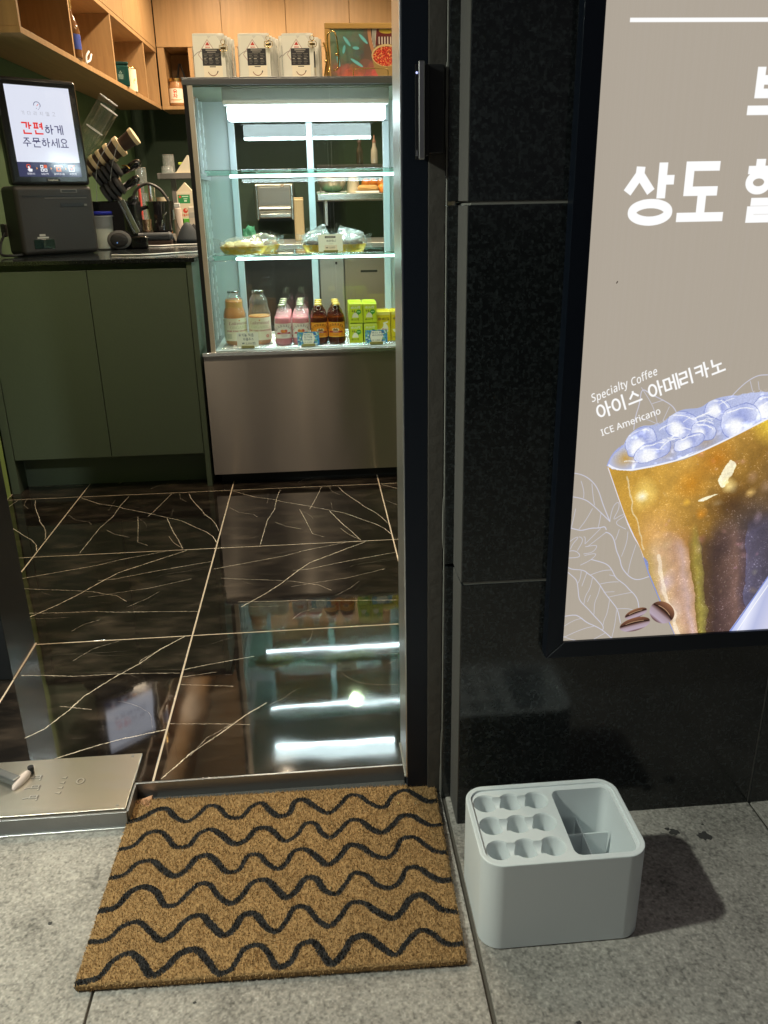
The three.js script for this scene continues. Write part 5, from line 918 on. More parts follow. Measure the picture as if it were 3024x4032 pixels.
  part(dial, 'dial_body', new THREE.SphereGeometry(1, 32, 22).scale(0.046, 0.036, 0.016).translate(0, 0.036, 0), M.grey); part(dial, 'dial_face', new THREE.SphereGeometry(1, 32, 20).scale(0.034, 0.027, 0.008).translate(0, 0.036, 0.0112), M.charcoal); part(dial, 'dial_light', new THREE.SphereGeometry(0.0022, 8, 6).translate(-0.008, 0.026, 0.0185), glow(0.2, 0.45, 1, 0.8));
  const lev = thing('steel_clamp_bar', 'steel bar with black knob leaning against the cup rack', 'bar', [-0.436, TOP, -0.86]);
  part(lev, 'bar_strip', rb(-0.010, 0.010, 0, 0.150, -0.004, 0.004, 0.002), M.steelPlain, [0.018, 0.070, 0], [0, 0, 0.37]); part(lev, 'bar_edge', rb(-0.004, 0.004, 0, 0.150, -0.005, 0.005, 0.002), M.steelDark, [0.002, 0.066, 0.0], [0, 0, 0.37]); part(lev, 'knob', new THREE.SphereGeometry(1, 24, 16).scale(0.030, 0.019, 0.018), M.blackGloss, [0.010, 0.208, 0], [0, 0, 0.5]); part(lev, 'bar_foot', rb(-0.02, 0.06, 0, 0.055, -0.02, 0.02, 0.01), M.blackGloss);
  // portafilter handles standing in the dark
  for (const [x, y, z, r, l] of [[-0.470, 1.235, -0.96, 0.45, 'black portafilter handle pointing up from behind the rack, upper one'], [-0.475, 1.160, -0.93, 0.55, 'black portafilter handle pointing up from behind the rack, lower one']]) {
    const p = thing('portafilter', l, 'portafilter', [x, y, z]); p.rotation.z = r - Math.PI / 2;
    part(p, 'handle', lathe([[0, 0], [0.012, 0.002], [0.014, 0.03], [0.018, 0.07], [0.019, 0.10], [0.012, 0.118], [0, 0.12]], 24).translate(0, -0.03, 0), M.blackGloss); part(p, 'filter_head', cyl(0.034, 0.034, 0.026, 0, -0.062, 0, 28), M.steelPlain);
  }
  const cop = thing('copper_beaker', 'small copper-coloured beaker in front of the blender jug', 'beaker', [-0.4325, TOP, -1.16]);
  part(cop, 'beaker_wall', lathe([[0, 0.06], [0.024, 0.061], [0.0235, 0.075], [0.0255, 0.100], [0.0285, 0.122], [0.027, 0.122], [0.022, 0.078], [0, 0.066]], 32), M.copper); part(cop, 'beaker_stand', rb(-0.028, 0.028, 0, 0.0595, -0.02, 0.02, 0.006), M.blackGloss);
  const pad = thing('scale_pad', 'long dark grey padded scale bar in front of the blender', 'scale', [-0.392, TOP, -1.12]);
  part(pad, 'pad_bar', rb(-0.088, 0.088, 0.026, 0.062, -0.03, 0.03, 0.016, 4), std({ color: lin(0.045, 0.052, 0.06), roughness: 0.5 })); part(pad, 'pad_base', rb(-0.08, 0.08, 0, 0.0255, -0.045, 0.025, 0.004), M.brown);
  const jug = thing('blender_jug', 'dark glossy blender jug full of reflections', 'blender', [-0.378, TOP, -1.27]);
  part(jug, 'jug_wall', lathe([[0, 0.055], [0.050, 0.057], [0.053, 0.07], [0.068, 0.205], [0.066, 0.205], [0.05, 0.075], [0, 0.065]], 8), phys({ color: lin(0.02, 0.018, 0.02), roughness: 0.08, clearcoat: 1 })); part(jug, 'jug_base', rb(-0.06, 0.06, 0, 0.054, -0.06, 0.06, 0.012, 3), M.blackGloss); part(jug, 'jug_handle', tube([[-0.062, 0.18, 0.01], [-0.095, 0.165, 0.015], [-0.092, 0.11, 0.015], [-0.055, 0.09, 0.01]], 0.010, 24, 10), M.black);
  part(jug, 'glints', [[-0.01, 0.12, 0.05, 0.5], [0.012, 0.10, 0.052, 0.2], [0.028, 0.14, 0.05, 0.7]].map(([x, y, z, r]) => new THREE.SphereGeometry(1, 10, 8).scale(0.004, 0.02, 0.003).rotateZ(-r).translate(x, y, z)), M.steelBright);  // bright slivers modelled as highlights on the jug
  const tap = thing('arched_pipe', 'dark arched hose pipe rising over the counter clutter', 'pipe', [-0.43, TOP, -1.42]);
  part(tap, 'pipe_arch', tube([[-0.105, 0.06, 0], [-0.108, 0.18, 0], [-0.085, 0.258, 0], [-0.025, 0.290, 0], [0.035, 0.265, 0], [0.075, 0.205, 0], [0.090, 0.165, 0]], 0.0075, 60, 10), std({ color: lin(0.05, 0.047, 0.045), roughness: 0.45 })); part(tap, 'pipe_end', new THREE.CylinderGeometry(0.0085, 0.0085, 0.05, 16).translate(0.092, 0.14, 0), M.steelPlain); part(tap, 'pipe_foot', cyl(0.018, 0.016, 0.062, -0.105, 0, 0, 20), M.steelDark);
  const wire = thing('thin_brown_wire', 'thin brown wire hanging down beside the milk carton', 'wire', [-0.345, TOP, -1.45]); part(wire, 'wire_run', tube([[0, 0.20, 0], [0.01, 0.14, 0], [0.02, 0.09, 0], [0.034, 0.055, 0]], 0.0015, 30, 6), M.brown);
  // bottles, cartons and glasses further back
  const mk = thing('milk_carton_tall', 'tall white milk carton with green band and red logo', 'milk carton', [-0.335, TOP, -1.90], 0.06);
  const fw = 0.075;
  part(mk, 'carton_box', rb(-fw / 2 - 0.006, fw / 2 + 0.012, 0, 0.255, -0.045, 0.035, 0.002), std({ color: lin(0.70, 0.62, 0.48), roughness: 0.5 }));
  const gab = new THREE.Shape(); gab.moveTo(-fw / 2 - 0.006, 0); gab.lineTo(fw / 2 + 0.012, 0); gab.lineTo(0.006, 0.05); gab.closePath(); part(mk, 'carton_gable', new THREE.ExtrudeGeometry(gab, { depth: 0.078, bevelEnabled: false }).translate(0, 0.2551, -0.044), std({ color: lin(0.72, 0.64, 0.47), roughness: 0.5 }));
  part(mk, 'carton_print', quad(0.066, 0.25, -0.004, 0.127, 0.0355), std({ roughness: 0.5, map: canvasTexture(132, 500, (g) => { g.fillStyle = '#ded3bb'; g.fillRect(0, 0, 132, 500); g.fillStyle = '#2f8f55'; g.fillRect(0, 22, 132, 92); g.fillStyle = '#d94b38'; g.beginPath(); g.arc(24, 44, 14, 0, 7); g.fill(); g.fillStyle = '#d8efd8'; g.fillRect(46, 36, 70, 10); g.fillRect(60, 62, 44, 7); g.fillRect(66, 78, 30, 18); g.fillStyle = '#d2402f'; g.beginPath(); g.arc(70, 192, 26, 0, 7); g.fill(); g.fillStyle = '#e8c9b0'; g.beginPath(); g.arc(78, 184, 10, 0, 7); g.fill(); korean(g, '서울우유', 16, 226, 26, '#d2402f', 0.14, 1.0); g.strokeStyle = '#a09a60'; g.lineWidth = 3; g.beginPath(); g.moveTo(30, 316); g.quadraticCurveTo(60, 290, 120, 300); g.stroke(); }) }));
  const wb = thing('white_squeeze_bottle', 'white squeeze bottle with square cap beside the blender', 'bottle', [-0.322, TOP, -1.48]);
  part(wb, 'bottle_body', lathe([[0, 0], [0.024, 0.001], [0.025, 0.01], [0.0195, 0.165], [0.015, 0.172]], 24), std({ color: lin(0.72, 0.58, 0.50), roughness: 0.5 })); part(wb, 'bottle_cap', rb(-0.014, 0.014, 0.1725, 0.196, -0.012, 0.012, 0.003), M.white);
  const wb2 = thing('white_spray_box', 'white plastic box bottle in front of the milk carton', 'bottle', [-0.268, TOP, -1.68]);
  part(wb2, 'box_body', rb(-0.023, 0.023, 0, 0.176, -0.02, 0.02, 0.004, 3), std({ color: lin(0.68, 0.62, 0.52), roughness: 0.5 })); part(wb2, 'box_band', rb(-0.0235, 0.0235, 0.118, 0.150, -0.0205, 0.0205, 0.004, 3), std({ color: lin(0.5, 0.49, 0.44), roughness: 0.4 }));
  const rd = thing('red_sauce_jar', 'orange-red sauce jar with white lid behind the blender', 'jar', [-0.416, TOP, -1.62]);
  part(rd, 'jar_body', lathe([[0, 0], [0.034, 0.001], [0.036, 0.012], [0.036, 0.185], [0.029, 0.205]], 28), M.amber); part(rd, 'jar_lid', cyl(0.031, 0.031, 0.022, 0, 0.2055, 0, 28), M.cream); part(rd, 'jar_tag', rb(-0.037, -0.02, 0.12, 0.19, 0.0, 0.033, 0.004), M.red);
  const ob = thing('orange_pouch', 'thin orange packet beside the milk carton', 'packet', [-0.358, TOP, -1.80]); part(ob, 'packet_body', crumpleBox(0.022, 0.13, 0.016).translate(0, 0.066, 0), M.amber); part(ob, 'packet_band', rb(-0.0115, 0.0115, 0.10, 0.118, -0.0085, 0.0085, 0.002), std({ color: lin(0.3, 0.28, 0.4), roughness: 0.5 }));
  const gb = thing('green_carton', 'small bright green carton in front of the milk carton', 'carton', [-0.322, TOP, -1.78], 0.3); part(gb, 'carton_box', rb(-0.018, 0.018, 0, 0.115, -0.018, 0.018, 0.002), std({ color: lin(0.10, 0.42, 0.05), roughness: 0.5 })); part(gb, 'carton_side', rb(0.0182, 0.0195, 0.0, 0.118, -0.016, 0.016, 0.0005), M.leafGreen);
  const hump = thing('black_felt_cone', 'black felt cone shape at the counter end by the fridge', 'cover', [-0.205, TOP, -1.02], 0.2);
  part(hump, 'cone_cover', lathe([[0, 0.080], [0.008, 0.079], [0.020, 0.066], [0.033, 0.045], [0.044, 0.02], [0.050, 0.002], [0, 0.001]], 32).scale(1, 1, 0.8), std({ color: lin(0.028, 0.035, 0.042), roughness: 0.7 })); part(hump, 'cone_flap', lathe([[0.0, 0.074], [0.018, 0.06], [0.030, 0.035], [0.038, 0.001]], 24).scale(1, 1, 0.55).translate(0.026, 0, -0.012), M.blackRubber);
  hump.position.set(-0.255, TOP, -1.30); hump.scale.setScalar(1.3);
  const c1 = thing('white_cable', 'white cable lying across the counter behind the front edge', 'cable', [0, TOP, 0]); part(c1, 'cable_run', tube([[-0.64, 0.004, -0.93], [-0.55, 0.004, -0.97], [-0.44, 0.004, -1.05], [-0.36, 0.004, -1.03], [-0.29, 0.004, -1.09], [-0.12, 0.004, -1.12]], 0.0030, 80, 10), M.white);
  const c2 = thing('white_cable', 'white cable lying across the counter close to the front edge', 'cable', [0, TOP, 0]); part(c2, 'cable_run', tube([[-0.42, 0.004, -0.29], [-0.34, 0.004, -0.26], [-0.26, 0.004, -0.27], [-0.19, 0.004, -0.34], [-0.09, 0.004, -0.41]], 0.0024, 80, 10), M.white);
  const shf = thing('grey_steel_stand', 'grey steel stand carrying upturned glasses and a filter cone', 'stand', [-0.405, TOP, -2.30]);
  part(shf, 'stand_top', rb(-0.13, 0.13, 0.335, 0.368, -0.08, 0.06, 0.003), M.grey); for (const x of [-0.045, 0.11]) part(shf, 'stand_leg', rb(x - 0.014, x + 0.014, 0, 0.3345, -0.014, 0.014, 0.002), M.grey);
  part(shf, 'stand_tray', rb(-0.12, 0.125, 0.15, 0.165, -0.07, 0.05, 0.002), M.charcoal);
  const glassShape = (r, h) => lathe([[0, h], [r * 0.9, h], [r * 0.94, h - 0.004], [r, 0.002], [r * 0.97, 0.002], [r * 0.9, h - 0.008], [0, h - 0.008]], 28);
  for (const [n, l, x, y, z, r, h] of [['drinking_glass', 'tall clear glass upturned on the grey steel stand', -0.470, TOP + 0.3685, -2.31, 0.037, 0.105], ['drinking_glass', 'low wide clear glass in front of the tall upturned one', -0.470, TOP + 0.3685, -2.235, 0.036, 0.036], ['drinking_glass', 'tall clear glass standing behind the arched pipe', -0.560, TOP, -1.86, 0.032, 0.385], ['drinking_glass', 'clear glass beside the steel tumbler', -0.535, TOP, -1.70, 0.027, 0.25]]) { const g = thing(n, l, 'glass', [x, y, z]); part(g, 'glass_wall', glassShape(r, h), M.clear); part(g, 'glass_foot', new THREE.TorusGeometry(r * 0.98, 0.0014, 6, 28).rotateX(Math.PI / 2).translate(0, 0.002, 0), M.clear); }
  const cone = thing('filter_cone', 'white paper filter cone on the grey steel stand', 'filter', [-0.372, TOP + 0.3685, -2.27]);
  const cs = new THREE.Shape(); cs.moveTo(-0.050, 0.003); cs.lineTo(0.036, 0.003); cs.lineTo(0.030, 0.095); cs.lineTo(0.024, 0.096); cs.closePath(); part(cone, 'filter_paper', new THREE.ExtrudeGeometry(cs, { depth: 0.02, bevelEnabled: true, bevelSize: 0.001, bevelThickness: 0.001 }), std({ color: lin(0.62, 0.58, 0.47), roughness: 0.8 })); part(cone, 'lime_lid', rb(-0.036, -0.006, 0.046, 0.060, -0.012, -0.002, 0.003), std({ color: lin(0.4, 0.5, 0.06), roughness: 0.5 })); part(cone, 'filter_foot', rb(-0.055, 0.045, 0, 0.0028, -0.02, 0.03, 0.001), M.cream);
  const tum = thing('steel_tumbler', 'shiny steel tumbler standing behind the red straw', 'tumbler', [-0.497, TOP, -1.72]); part(tum, 'tumbler_wall', lathe([[0, 0], [0.024, 0.001], [0.029, 0.29], [0.0275, 0.29], [0.02, 0.1], [0, 0.1]], 28), M.steelBright); part(tum, 'tumbler_rim', new THREE.TorusGeometry(0.0285, 0.0015, 8, 28).rotateX(Math.PI / 2).translate(0, 0.29, 0), M.steelBright);
  const straw = thing('red_straw', 'thick red straw standing up beside the green pump', 'straw', [-0.515, TOP, -1.52]); part(straw, 'straw_tube', new THREE.CylinderGeometry(0.0075, 0.0075, 0.29, 16).translate(0, 0.145, 0), std({ color: lin(0.72, 0.09, 0.07), roughness: 0.4 })); part(straw, 'straw_cup', lathe([[0, 0], [0.022, 0.001], [0.026, 0.14], [0.0245, 0.14], [0.021, 0.006], [0, 0.004]], 24), M.clear);
  const pump = thing('green_pump', 'green pump dispenser head on a syrup bottle', 'pump', [-0.500, TOP, -1.28]); part(pump, 'pump_head', [rb(-0.016, 0.014, 0.226, 0.232, -0.006, 0.006, 0.002), cyl(0.003, 0.008, 0.022, 0, 0.206, 0, 14), cyl(0.008, 0.004, 0.016, 0.002, 0.180, 0, 14)], std({ color: lin(0.06, 0.55, 0.13), roughness: 0.4 })); part(pump, 'pump_stem', cyl(0.0035, 0.0035, 0.015, 0, 0.193, 0, 12), M.white); part(pump, 'syrup_bottle_body', lathe([[0, 0], [0.024, 0.001], [0.025, 0.008], [0.025, 0.13], [0.010, 0.16], [0.010, 0.18]], 24), std({ color: lin(0.5, 0.34, 0.22), roughness: 0.2 }));
}
// ------------------------------------------------------------------ the backlit poster box on the granite wall
{
  const X0 = 0.769, Y0 = 0.362, SW = 0.66, SH = 1.19, Z = 1.9610;
  const s = thing('backlit_sign', 'backlit coffee poster in a black frame on the granite wall', 'sign');
  const bar = (pts, z0, z1) => { const sh = new THREE.Shape(); pts.forEach(([x, y], i) => (i ? sh.lineTo(x, y) : sh.moveTo(x, y))); sh.closePath(); return metric(new THREE.ExtrudeGeometry(sh, { depth: z1 - z0, bevelEnabled: true, bevelSize: 0.0008, bevelThickness: 0.0008, bevelSegments: 1 }).translate(0, 0, z0)); };
  const o = [X0 - 0.029, Y0 - 0.030, X0 + SW + 0.029, Y0 + SH + 0.03], i = [X0, Y0, X0 + SW, Y0 + SH], e = 0.0011, fm = std({ color: lin(0.005, 0.0085, 0.016), roughness: 0.34, metalness: 0.3 });
  part(s, 'frame_bar', bar([[o[0], o[1] + e], [i[0] - e, i[1] + e], [i[0] - e, i[3] - e], [o[0], o[3] - e]], 1.9412, 1.9660), fm);
  part(s, 'frame_bar', bar([[o[0] + e, o[1]], [o[2] - e, o[1]], [i[2] - e, i[1] - e], [i[0] + e, i[1] - e]], 1.9412, 1.9660), fm);
  part(s, 'frame_bar', bar([[o[2], o[1] + e], [o[2], o[3] - e], [i[2] + e, i[3] - e], [i[2] + e, i[1] + e]], 1.9412, 1.9660), fm);
  part(s, 'frame_bar', bar([[o[0] + e, o[3]], [i[0] + e, i[3] + e], [i[2] - e, i[3] + e], [o[2] - e, o[3]]], 1.9412, 1.9660), fm);
  part(s, 'light_box', bx(o[0] + 0.004, o[2] - 0.004, o[1] + 0.004, o[3] - 0.004, 1.9405, 1.955), fm);
  const K = 1600; // picture points per metre
  const print = canvasTexture(Math.round(SW * K), Math.round(SH * K), (g, w, h) => {
    const P = (x, y) => [x * K, h - y * K], mm = (q) => q * K / 1000;
    g.fillStyle = '#aea496'; g.fillRect(0, 0, w, h);
    for (let a = 0; a < w; a += 3) { g.fillStyle = `rgba(255,250,240,${0.018 * hash2(a, 1, 3)})`; g.fillRect(a, 0, 2, h); }
    // line drawing of coffee leaves
    g.lineCap = 'round'; g.lineJoin = 'round'; g.strokeStyle = 'rgba(206,206,222,0.95)';
    for (const [wd, ...p] of LEAF_LINES) {
      g.lineWidth = mm(wd * 0.72); g.beginPath(); const q = []; for (let k = 0; k < p.length; k += 2) q.push(P(p[k] / 1000, p[k + 1] / 1000));
      g.moveTo(...q[0]); for (let k = 1; k + 1 < q.length; k++) g.quadraticCurveTo(...q[k], (q[k][0] + q[k + 1][0]) / 2, (q[k][1] + q[k + 1][1]) / 2); g.lineTo(...q[q.length - 1]); g.stroke();
    }
    // headline
    g.fillStyle = '#ffffff'; g.fillRect(...P(0.037, 0.9405), mm(420), mm(5.2));
    korean(g, '브런치', ...P(0.212, 0.888), mm(80), '#ffffff', 0.15, 1.0);
    korean(g, '상도', ...P(0.047, 0.764), mm(82), '#ffffff', 0.155, 0.96); korean(g, '할인', ...P(0.222, 0.764), mm(82), '#ffffff', 0.135, 0.98);
    // small tilted titles
    const turn = -0.352;
    g.save(); g.translate(...P(0.023, 0.421)); g.rotate(turn - 0.02); g.fillStyle = '#fff'; g.font = `${mm(16.5)}px sans-serif`; g.transform(0.86, 0, -0.16, 1.06, 0, 0); let tx = 0; for (const ch of 'Specialty Coffee') { g.save(); g.translate(tx, mm(0.8) * Math.sin(tx * 0.06)); g.rotate(0.05 * Math.sin(tx * 0.11)); g.fillText(ch, 0, 0); g.restore(); tx += g.measureText(ch).width + mm(0.55); } g.restore();
    g.save(); g.translate(...P(0.027, 0.4165)); g.rotate(turn); korean(g, '아이스', 0, 0, mm(27), '#ffffff', 0.115, 0.93); korean(g, '아메리카노', mm(85), 0, mm(27), '#ffffff', 0.115, 0.93); g.restore();
    g.save(); g.translate(...P(0.043, 0.3655)); g.rotate(turn + 0.01); g.font = `${mm(15)}px sans-serif`; g.fillStyle = '#fff'; g.fillText('ICE Americano', 0, 0); g.restore();
    // the iced coffee
    const path = (pts) => { g.beginPath(); pts.forEach(([x, y], k) => (k ? g.lineTo(...P(x, y)) : g.moveTo(...P(x, y)))); g.closePath(); };
    const smooth = (pts, close = true) => { g.beginPath(); const q = pts.map((t) => P(...t)); g.moveTo(...q[0]); for (let k = 1; k + 1 < q.length; k++) g.quadraticCurveTo(...q[k], (q[k][0] + q[k + 1][0]) / 2, (q[k][1] + q[k + 1][1]) / 2); g.lineTo(...q[q.length - 1]); if (close) g.closePath(); };
    const body = [[0.055, 0.316], [0.078, 0.260], [0.098, 0.213], [0.110, 0.190], [0.123, 0.170], [0.132, 0.147], [0.141, 0.123], [0.162, 0.079], [0.183, 0.035], [0.206, -0.01], [0.66, -0.01], [0.66, 0.50], [0.312, 0.383], [0.256, 0.354], [0.183, 0.321], [0.097, 0.305], [0.069, 0.308]];
    path(body); g.save(); g.clip();
    let gr = g.createLinearGradient(...P(0.06, 0.3), ...P(0.42, 0.10)); gr.addColorStop(0, '#c79a3c'); gr.addColorStop(0.28, '#c99a45'); gr.addColorStop(0.5, '#8f6a2e'); gr.addColorStop(0.75, '#5d4a3a'); gr.addColorStop(1, '#3c3a44'); g.fillStyle = gr; g.fillRect(0, 0, w, h);
    const blob = (x, y, r, c, sx = 1, rot = 0) => { g.save(); g.translate(...P(x, y)); g.rotate(rot); g.scale(sx, 1); const q = g.createRadialGradient(0, 0, 0, 0, 0, mm(r)); q.addColorStop(0, c); q.addColorStop(1, c.replace(/[\d.]+\)$/, '0)')); g.fillStyle = q; g.beginPath(); g.arc(0, 0, mm(r), 0, 7); g.fill(); g.restore(); };
    blob(0.122, 0.265, 34, 'rgba(255,222,120,0.95)', 0.8); blob(0.118, 0.262, 14, 'rgba(255,250,225,1)'); blob(0.31, 0.375, 40, 'rgba(240,205,70,0.9)', 0.8, -0.4); blob(0.20, 0.28, 34, 'rgba(200,130,30,0.7)'); blob(0.235, 0.32, 40, 'rgba(180,110,25,0.75)'); blob(0.27, 0.24, 50, 'rgba(70,45,25,0.75)'); blob(0.31, 0.20, 70, 'rgba(66,58,66,0.9)'); blob(0.15, 0.19, 60, 'rgba(222,172,110,0.8)', 0.8); blob(0.19, 0.165, 40, 'rgba(198,140,95,0.6)');
    // faceted foot of the glass: long flutes shaded across, soft at the top
    const flute = (l, r, top, cols) => { // l, r: left and right edges as [x at the top, x at the foot]
      const y1 = top, y0 = -0.01; for (let k = 0; k < 44; k++) { const t = k / 43, xt = l[0] + (r[0] - l[0]) * t, xb = l[1] + (r[1] - l[1]) * t, arch = 0.026 * (1 - Math.pow(2 * t - 1, 2)) + 0.004, gq = g.createLinearGradient(...P(xt, y1 + arch), ...P(xb, y0)), i = Math.min(cols.length - 2, Math.floor(t * (cols.length - 1))), f = t * (cols.length - 1) - i, mix = (c, d) => c.map((v, n) => Math.round(v + (d[n] - v) * f)), c = mix(cols[i], cols[i + 1]).join(',');
        gq.addColorStop(0, `rgba(${c},0)`); gq.addColorStop(0.14, `rgba(${c},0.75)`); gq.addColorStop(1, `rgba(${c},0.98)`); g.strokeStyle = gq; g.lineCap = 'butt'; g.lineWidth = mm(((r[0] - l[0]) * 1000) / 40); g.beginPath(); g.moveTo(...P(xt, y1 + arch)); g.quadraticCurveTo(...P(xt + (xb - xt) * 0.35, y1 - (y1 - y0) * 0.4), ...P(xb, y0)); g.stroke(); }
    };
    flute([0.126, 0.200], [0.203, 0.246], 0.168, [[186, 160, 96], [226, 196, 160], [214, 178, 140], [200, 160, 132], [208, 176, 168], [196, 156, 120]]);
    flute([0.203, 0.246], [0.228, 0.266], 0.180, [[120, 100, 40], [168, 156, 70], [140, 128, 62], [104, 88, 50]]);
    flute([0.226, 0.265], [0.305, 0.330], 0.188, [[84, 62, 44], [70, 52, 50], [92, 70, 66], [120, 92, 84], [78, 64, 76]]);
    flute([0.303, 0.330], [0.400, 0.420], 0.205, [[96, 92, 120], [70, 66, 80], [54, 50, 60]]);
    blob(0.176, 0.105, 26, 'rgba(216,198,232,0.5)', 0.7); blob(0.195, 0.05, 28, 'rgba(230,204,204,0.5)', 0.7); blob(0.262, 0.16, 34, 'rgba(60,46,48,0.6)', 0.8);
    seedState = 4242;
    for (let k = 0; k < 1500; k++) { const x = rr(0.07, 0.36), y = rr(0.0, 0.36); g.fillStyle = rnd() < 0.55 ? `rgba(255,236,214,${rr(0.05, 0.3)})` : `rgba(206,190,236,${rr(0.05, 0.32)})`; g.beginPath(); g.arc(...P(x, y), mm(rr(0.25, 0.8)), 0, 7); g.fill(); }
    for (let k = 0; k < 36; k++) blob(rr(0.13, 0.35), rr(0.02, 0.33), rr(4, 13), `rgba(${200 + rr(0, 50) | 0},${150 + rr(0, 60) | 0},${120 + rr(0, 110) | 0},0.25)`, rr(0.5, 1.3), rr(0, 3));
    // caught lights in the coffee
    g.fillStyle = 'rgba(255,246,214,0.92)'; smooth([[0.262, 0.318], [0.274, 0.312], [0.268, 0.290], [0.252, 0.270], [0.242, 0.280], [0.252, 0.295]]); g.fill(); smooth([[0.246, 0.262], [0.236, 0.252], [0.222, 0.246], [0.212, 0.248], [0.232, 0.256]]); g.fill(); blob(0.262, 0.275, 14, 'rgba(250,226,150,0.9)'); blob(0.195, 0.245, 9, 'rgba(245,190,70,0.9)'); blob(0.225, 0.228, 13, 'rgba(214,140,40,0.8)'); blob(0.30, 0.26, 10, 'rgba(240,200,120,0.8)');
    // bright edges
    g.lineCap = 'round'; g.strokeStyle = 'rgba(226,228,255,0.95)'; g.lineWidth = mm(3.2); smooth([[0.057, 0.312], [0.078, 0.260], [0.098, 0.213], [0.124, 0.168], [0.141, 0.123], [0.183, 0.035], [0.206, -0.01]], false); g.stroke();
    g.strokeStyle = 'rgba(120,140,214,0.8)'; g.lineWidth = mm(5); smooth([[0.133, 0.150], [0.141, 0.123], [0.183, 0.035], [0.204, -0.01]], false); g.stroke();
    g.strokeStyle = 'rgba(236,214,168,0.8)'; g.lineWidth = mm(2.4); smooth([[0.09, 0.295], [0.098, 0.262], [0.115, 0.215], [0.133, 0.170]], false); g.stroke();
    g.strokeStyle = 'rgba(255,238,214,0.65)'; g.lineWidth = mm(6); smooth([[0.155, 0.155], [0.168, 0.11], [0.19, 0.05], [0.21, -0.01]], false); g.stroke();
    g.restore();
    // rim and ice
    smooth([[0.055, 0.316], [0.062, 0.334], [0.078, 0.349], [0.086, 0.366], [0.106, 0.381], [0.122, 0.379], [0.141, 0.386], [0.158, 0.399], [0.174, 0.405], [0.199, 0.404], [0.213, 0.417], [0.242, 0.424], [0.30, 0.424], [0.40, 0.45], [0.40, 0.42], [0.312, 0.383], [0.256, 0.354], [0.183, 0.321], [0.097, 0.305], [0.069, 0.308], [0.055, 0.316]]); g.fillStyle = '#c9cff2'; g.fill(); g.save(); g.clip();
    { const q = g.createLinearGradient(...P(0.06, 0.32), ...P(0.34, 0.42)); q.addColorStop(0, '#b9c0e0'); q.addColorStop(0.5, '#aab3da'); q.addColorStop(1, '#c9cfee'); g.fillStyle = q; g.fillRect(0, 0, w, h); }
    for (const [x, y, r, c] of [[0.085, 0.328, 20, 'rgba(196,150,60,0.9)'], [0.215, 0.350, 22, 'rgba(170,140,90,0.55)'], [0.30, 0.392, 22, 'rgba(150,140,110,0.5)'], [0.15, 0.335, 18, 'rgba(190,160,110,0.45)']]) blob(x, y, r, c, 1.3, -0.4);
    const cube = (x, y, rx, ry, a) => { // a clear rounded cube: dark rim, pale body, strong white window
      g.save(); g.translate(...P(x, y)); g.rotate(a); const R = mm(rx), S = mm(ry); const outline = () => { g.beginPath(); g.moveTo(-R, 0.1 * S); g.bezierCurveTo(-R, -0.9 * S, -0.5 * R, -1.05 * S, 0.1 * R, -S); g.bezierCurveTo(0.85 * R, -0.95 * S, 1.05 * R, -0.4 * S, R, 0.2 * S); g.bezierCurveTo(0.95 * R, 0.9 * S, 0.4 * R, 1.02 * S, -0.2 * R, S); g.bezierCurveTo(-0.8 * R, 0.98 * S, -R, 0.7 * S, -R, 0.1 * S); g.closePath(); };
      outline(); let q = g.createLinearGradient(-R, -S, R, S); q.addColorStop(0, '#eef1ff'); q.addColorStop(0.4, '#a9b3e2'); q.addColorStop(0.72, '#dfe4fa'); q.addColorStop(1, '#7f8bc6'); g.fillStyle = q; g.fill(); g.save(); g.clip();
      q = g.createRadialGradient(0.15 * R, 0.2 * S, 0, 0.1 * R, 0.1 * S, R); q.addColorStop(0, 'rgba(126,138,200,0.75)'); q.addColorStop(0.55, 'rgba(150,160,215,0.35)'); q.addColorStop(1, 'rgba(255,255,255,0)'); g.fillStyle = q; g.fillRect(-R, -S, 2 * R, 2 * S);
      q = g.createRadialGradient(-0.3 * R, 0.35 * S, 0, -0.3 * R, 0.35 * S, 0.6 * R); q.addColorStop(0, 'rgba(255,255,255,1)'); q.addColorStop(0.5, 'rgba(252,253,255,0.9)'); q.addColorStop(1, 'rgba(255,255,255,0)'); g.fillStyle = q; g.fillRect(-R, -S, 2 * R, 2 * S);
      g.strokeStyle = 'rgba(255,255,255,0.85)'; g.lineWidth = mm(1.6); g.beginPath(); g.moveTo(-0.6 * R, -0.7 * S); g.quadraticCurveTo(0.1 * R, -0.95 * S, 0.7 * R, -0.5 * S); g.stroke(); g.restore(); outline(); g.strokeStyle = 'rgba(112,124,190,0.75)'; g.lineWidth = mm(0.9); g.stroke(); g.restore();
    };
    for (const c of [[0.36, 0.425, 30, 20, 0.1], [0.228, 0.401, 22, 16, 0.3], [0.313, 0.404, 30, 18, -0.1], [0.172, 0.378, 27, 22, 0.15], [0.267, 0.384, 33, 25, -0.25], [0.106, 0.356, 25, 20, -0.45], [0.207, 0.366, 22, 14, 0.2], [0.128, 0.338, 29, 15, -0.35], [0.186, 0.350, 25, 12, -0.3]]) cube(...c);
    for (let k = 0; k < 26; k++) { g.strokeStyle = `rgba(255,255,255,${rr(0.3, 0.95)})`; g.lineWidth = mm(rr(0.8, 2.6)); const x = rr(0.07, 0.33), y = 0.318 + (x - 0.06) * 0.33 + rr(-0.005, 0.035); g.beginPath(); g.moveTo(...P(x, y)); g.quadraticCurveTo(...P(x + 0.01, y + rr(-0.008, 0.014)), ...P(x + rr(0.012, 0.03), y + rr(-0.004, 0.014))); g.stroke(); }
    g.restore();
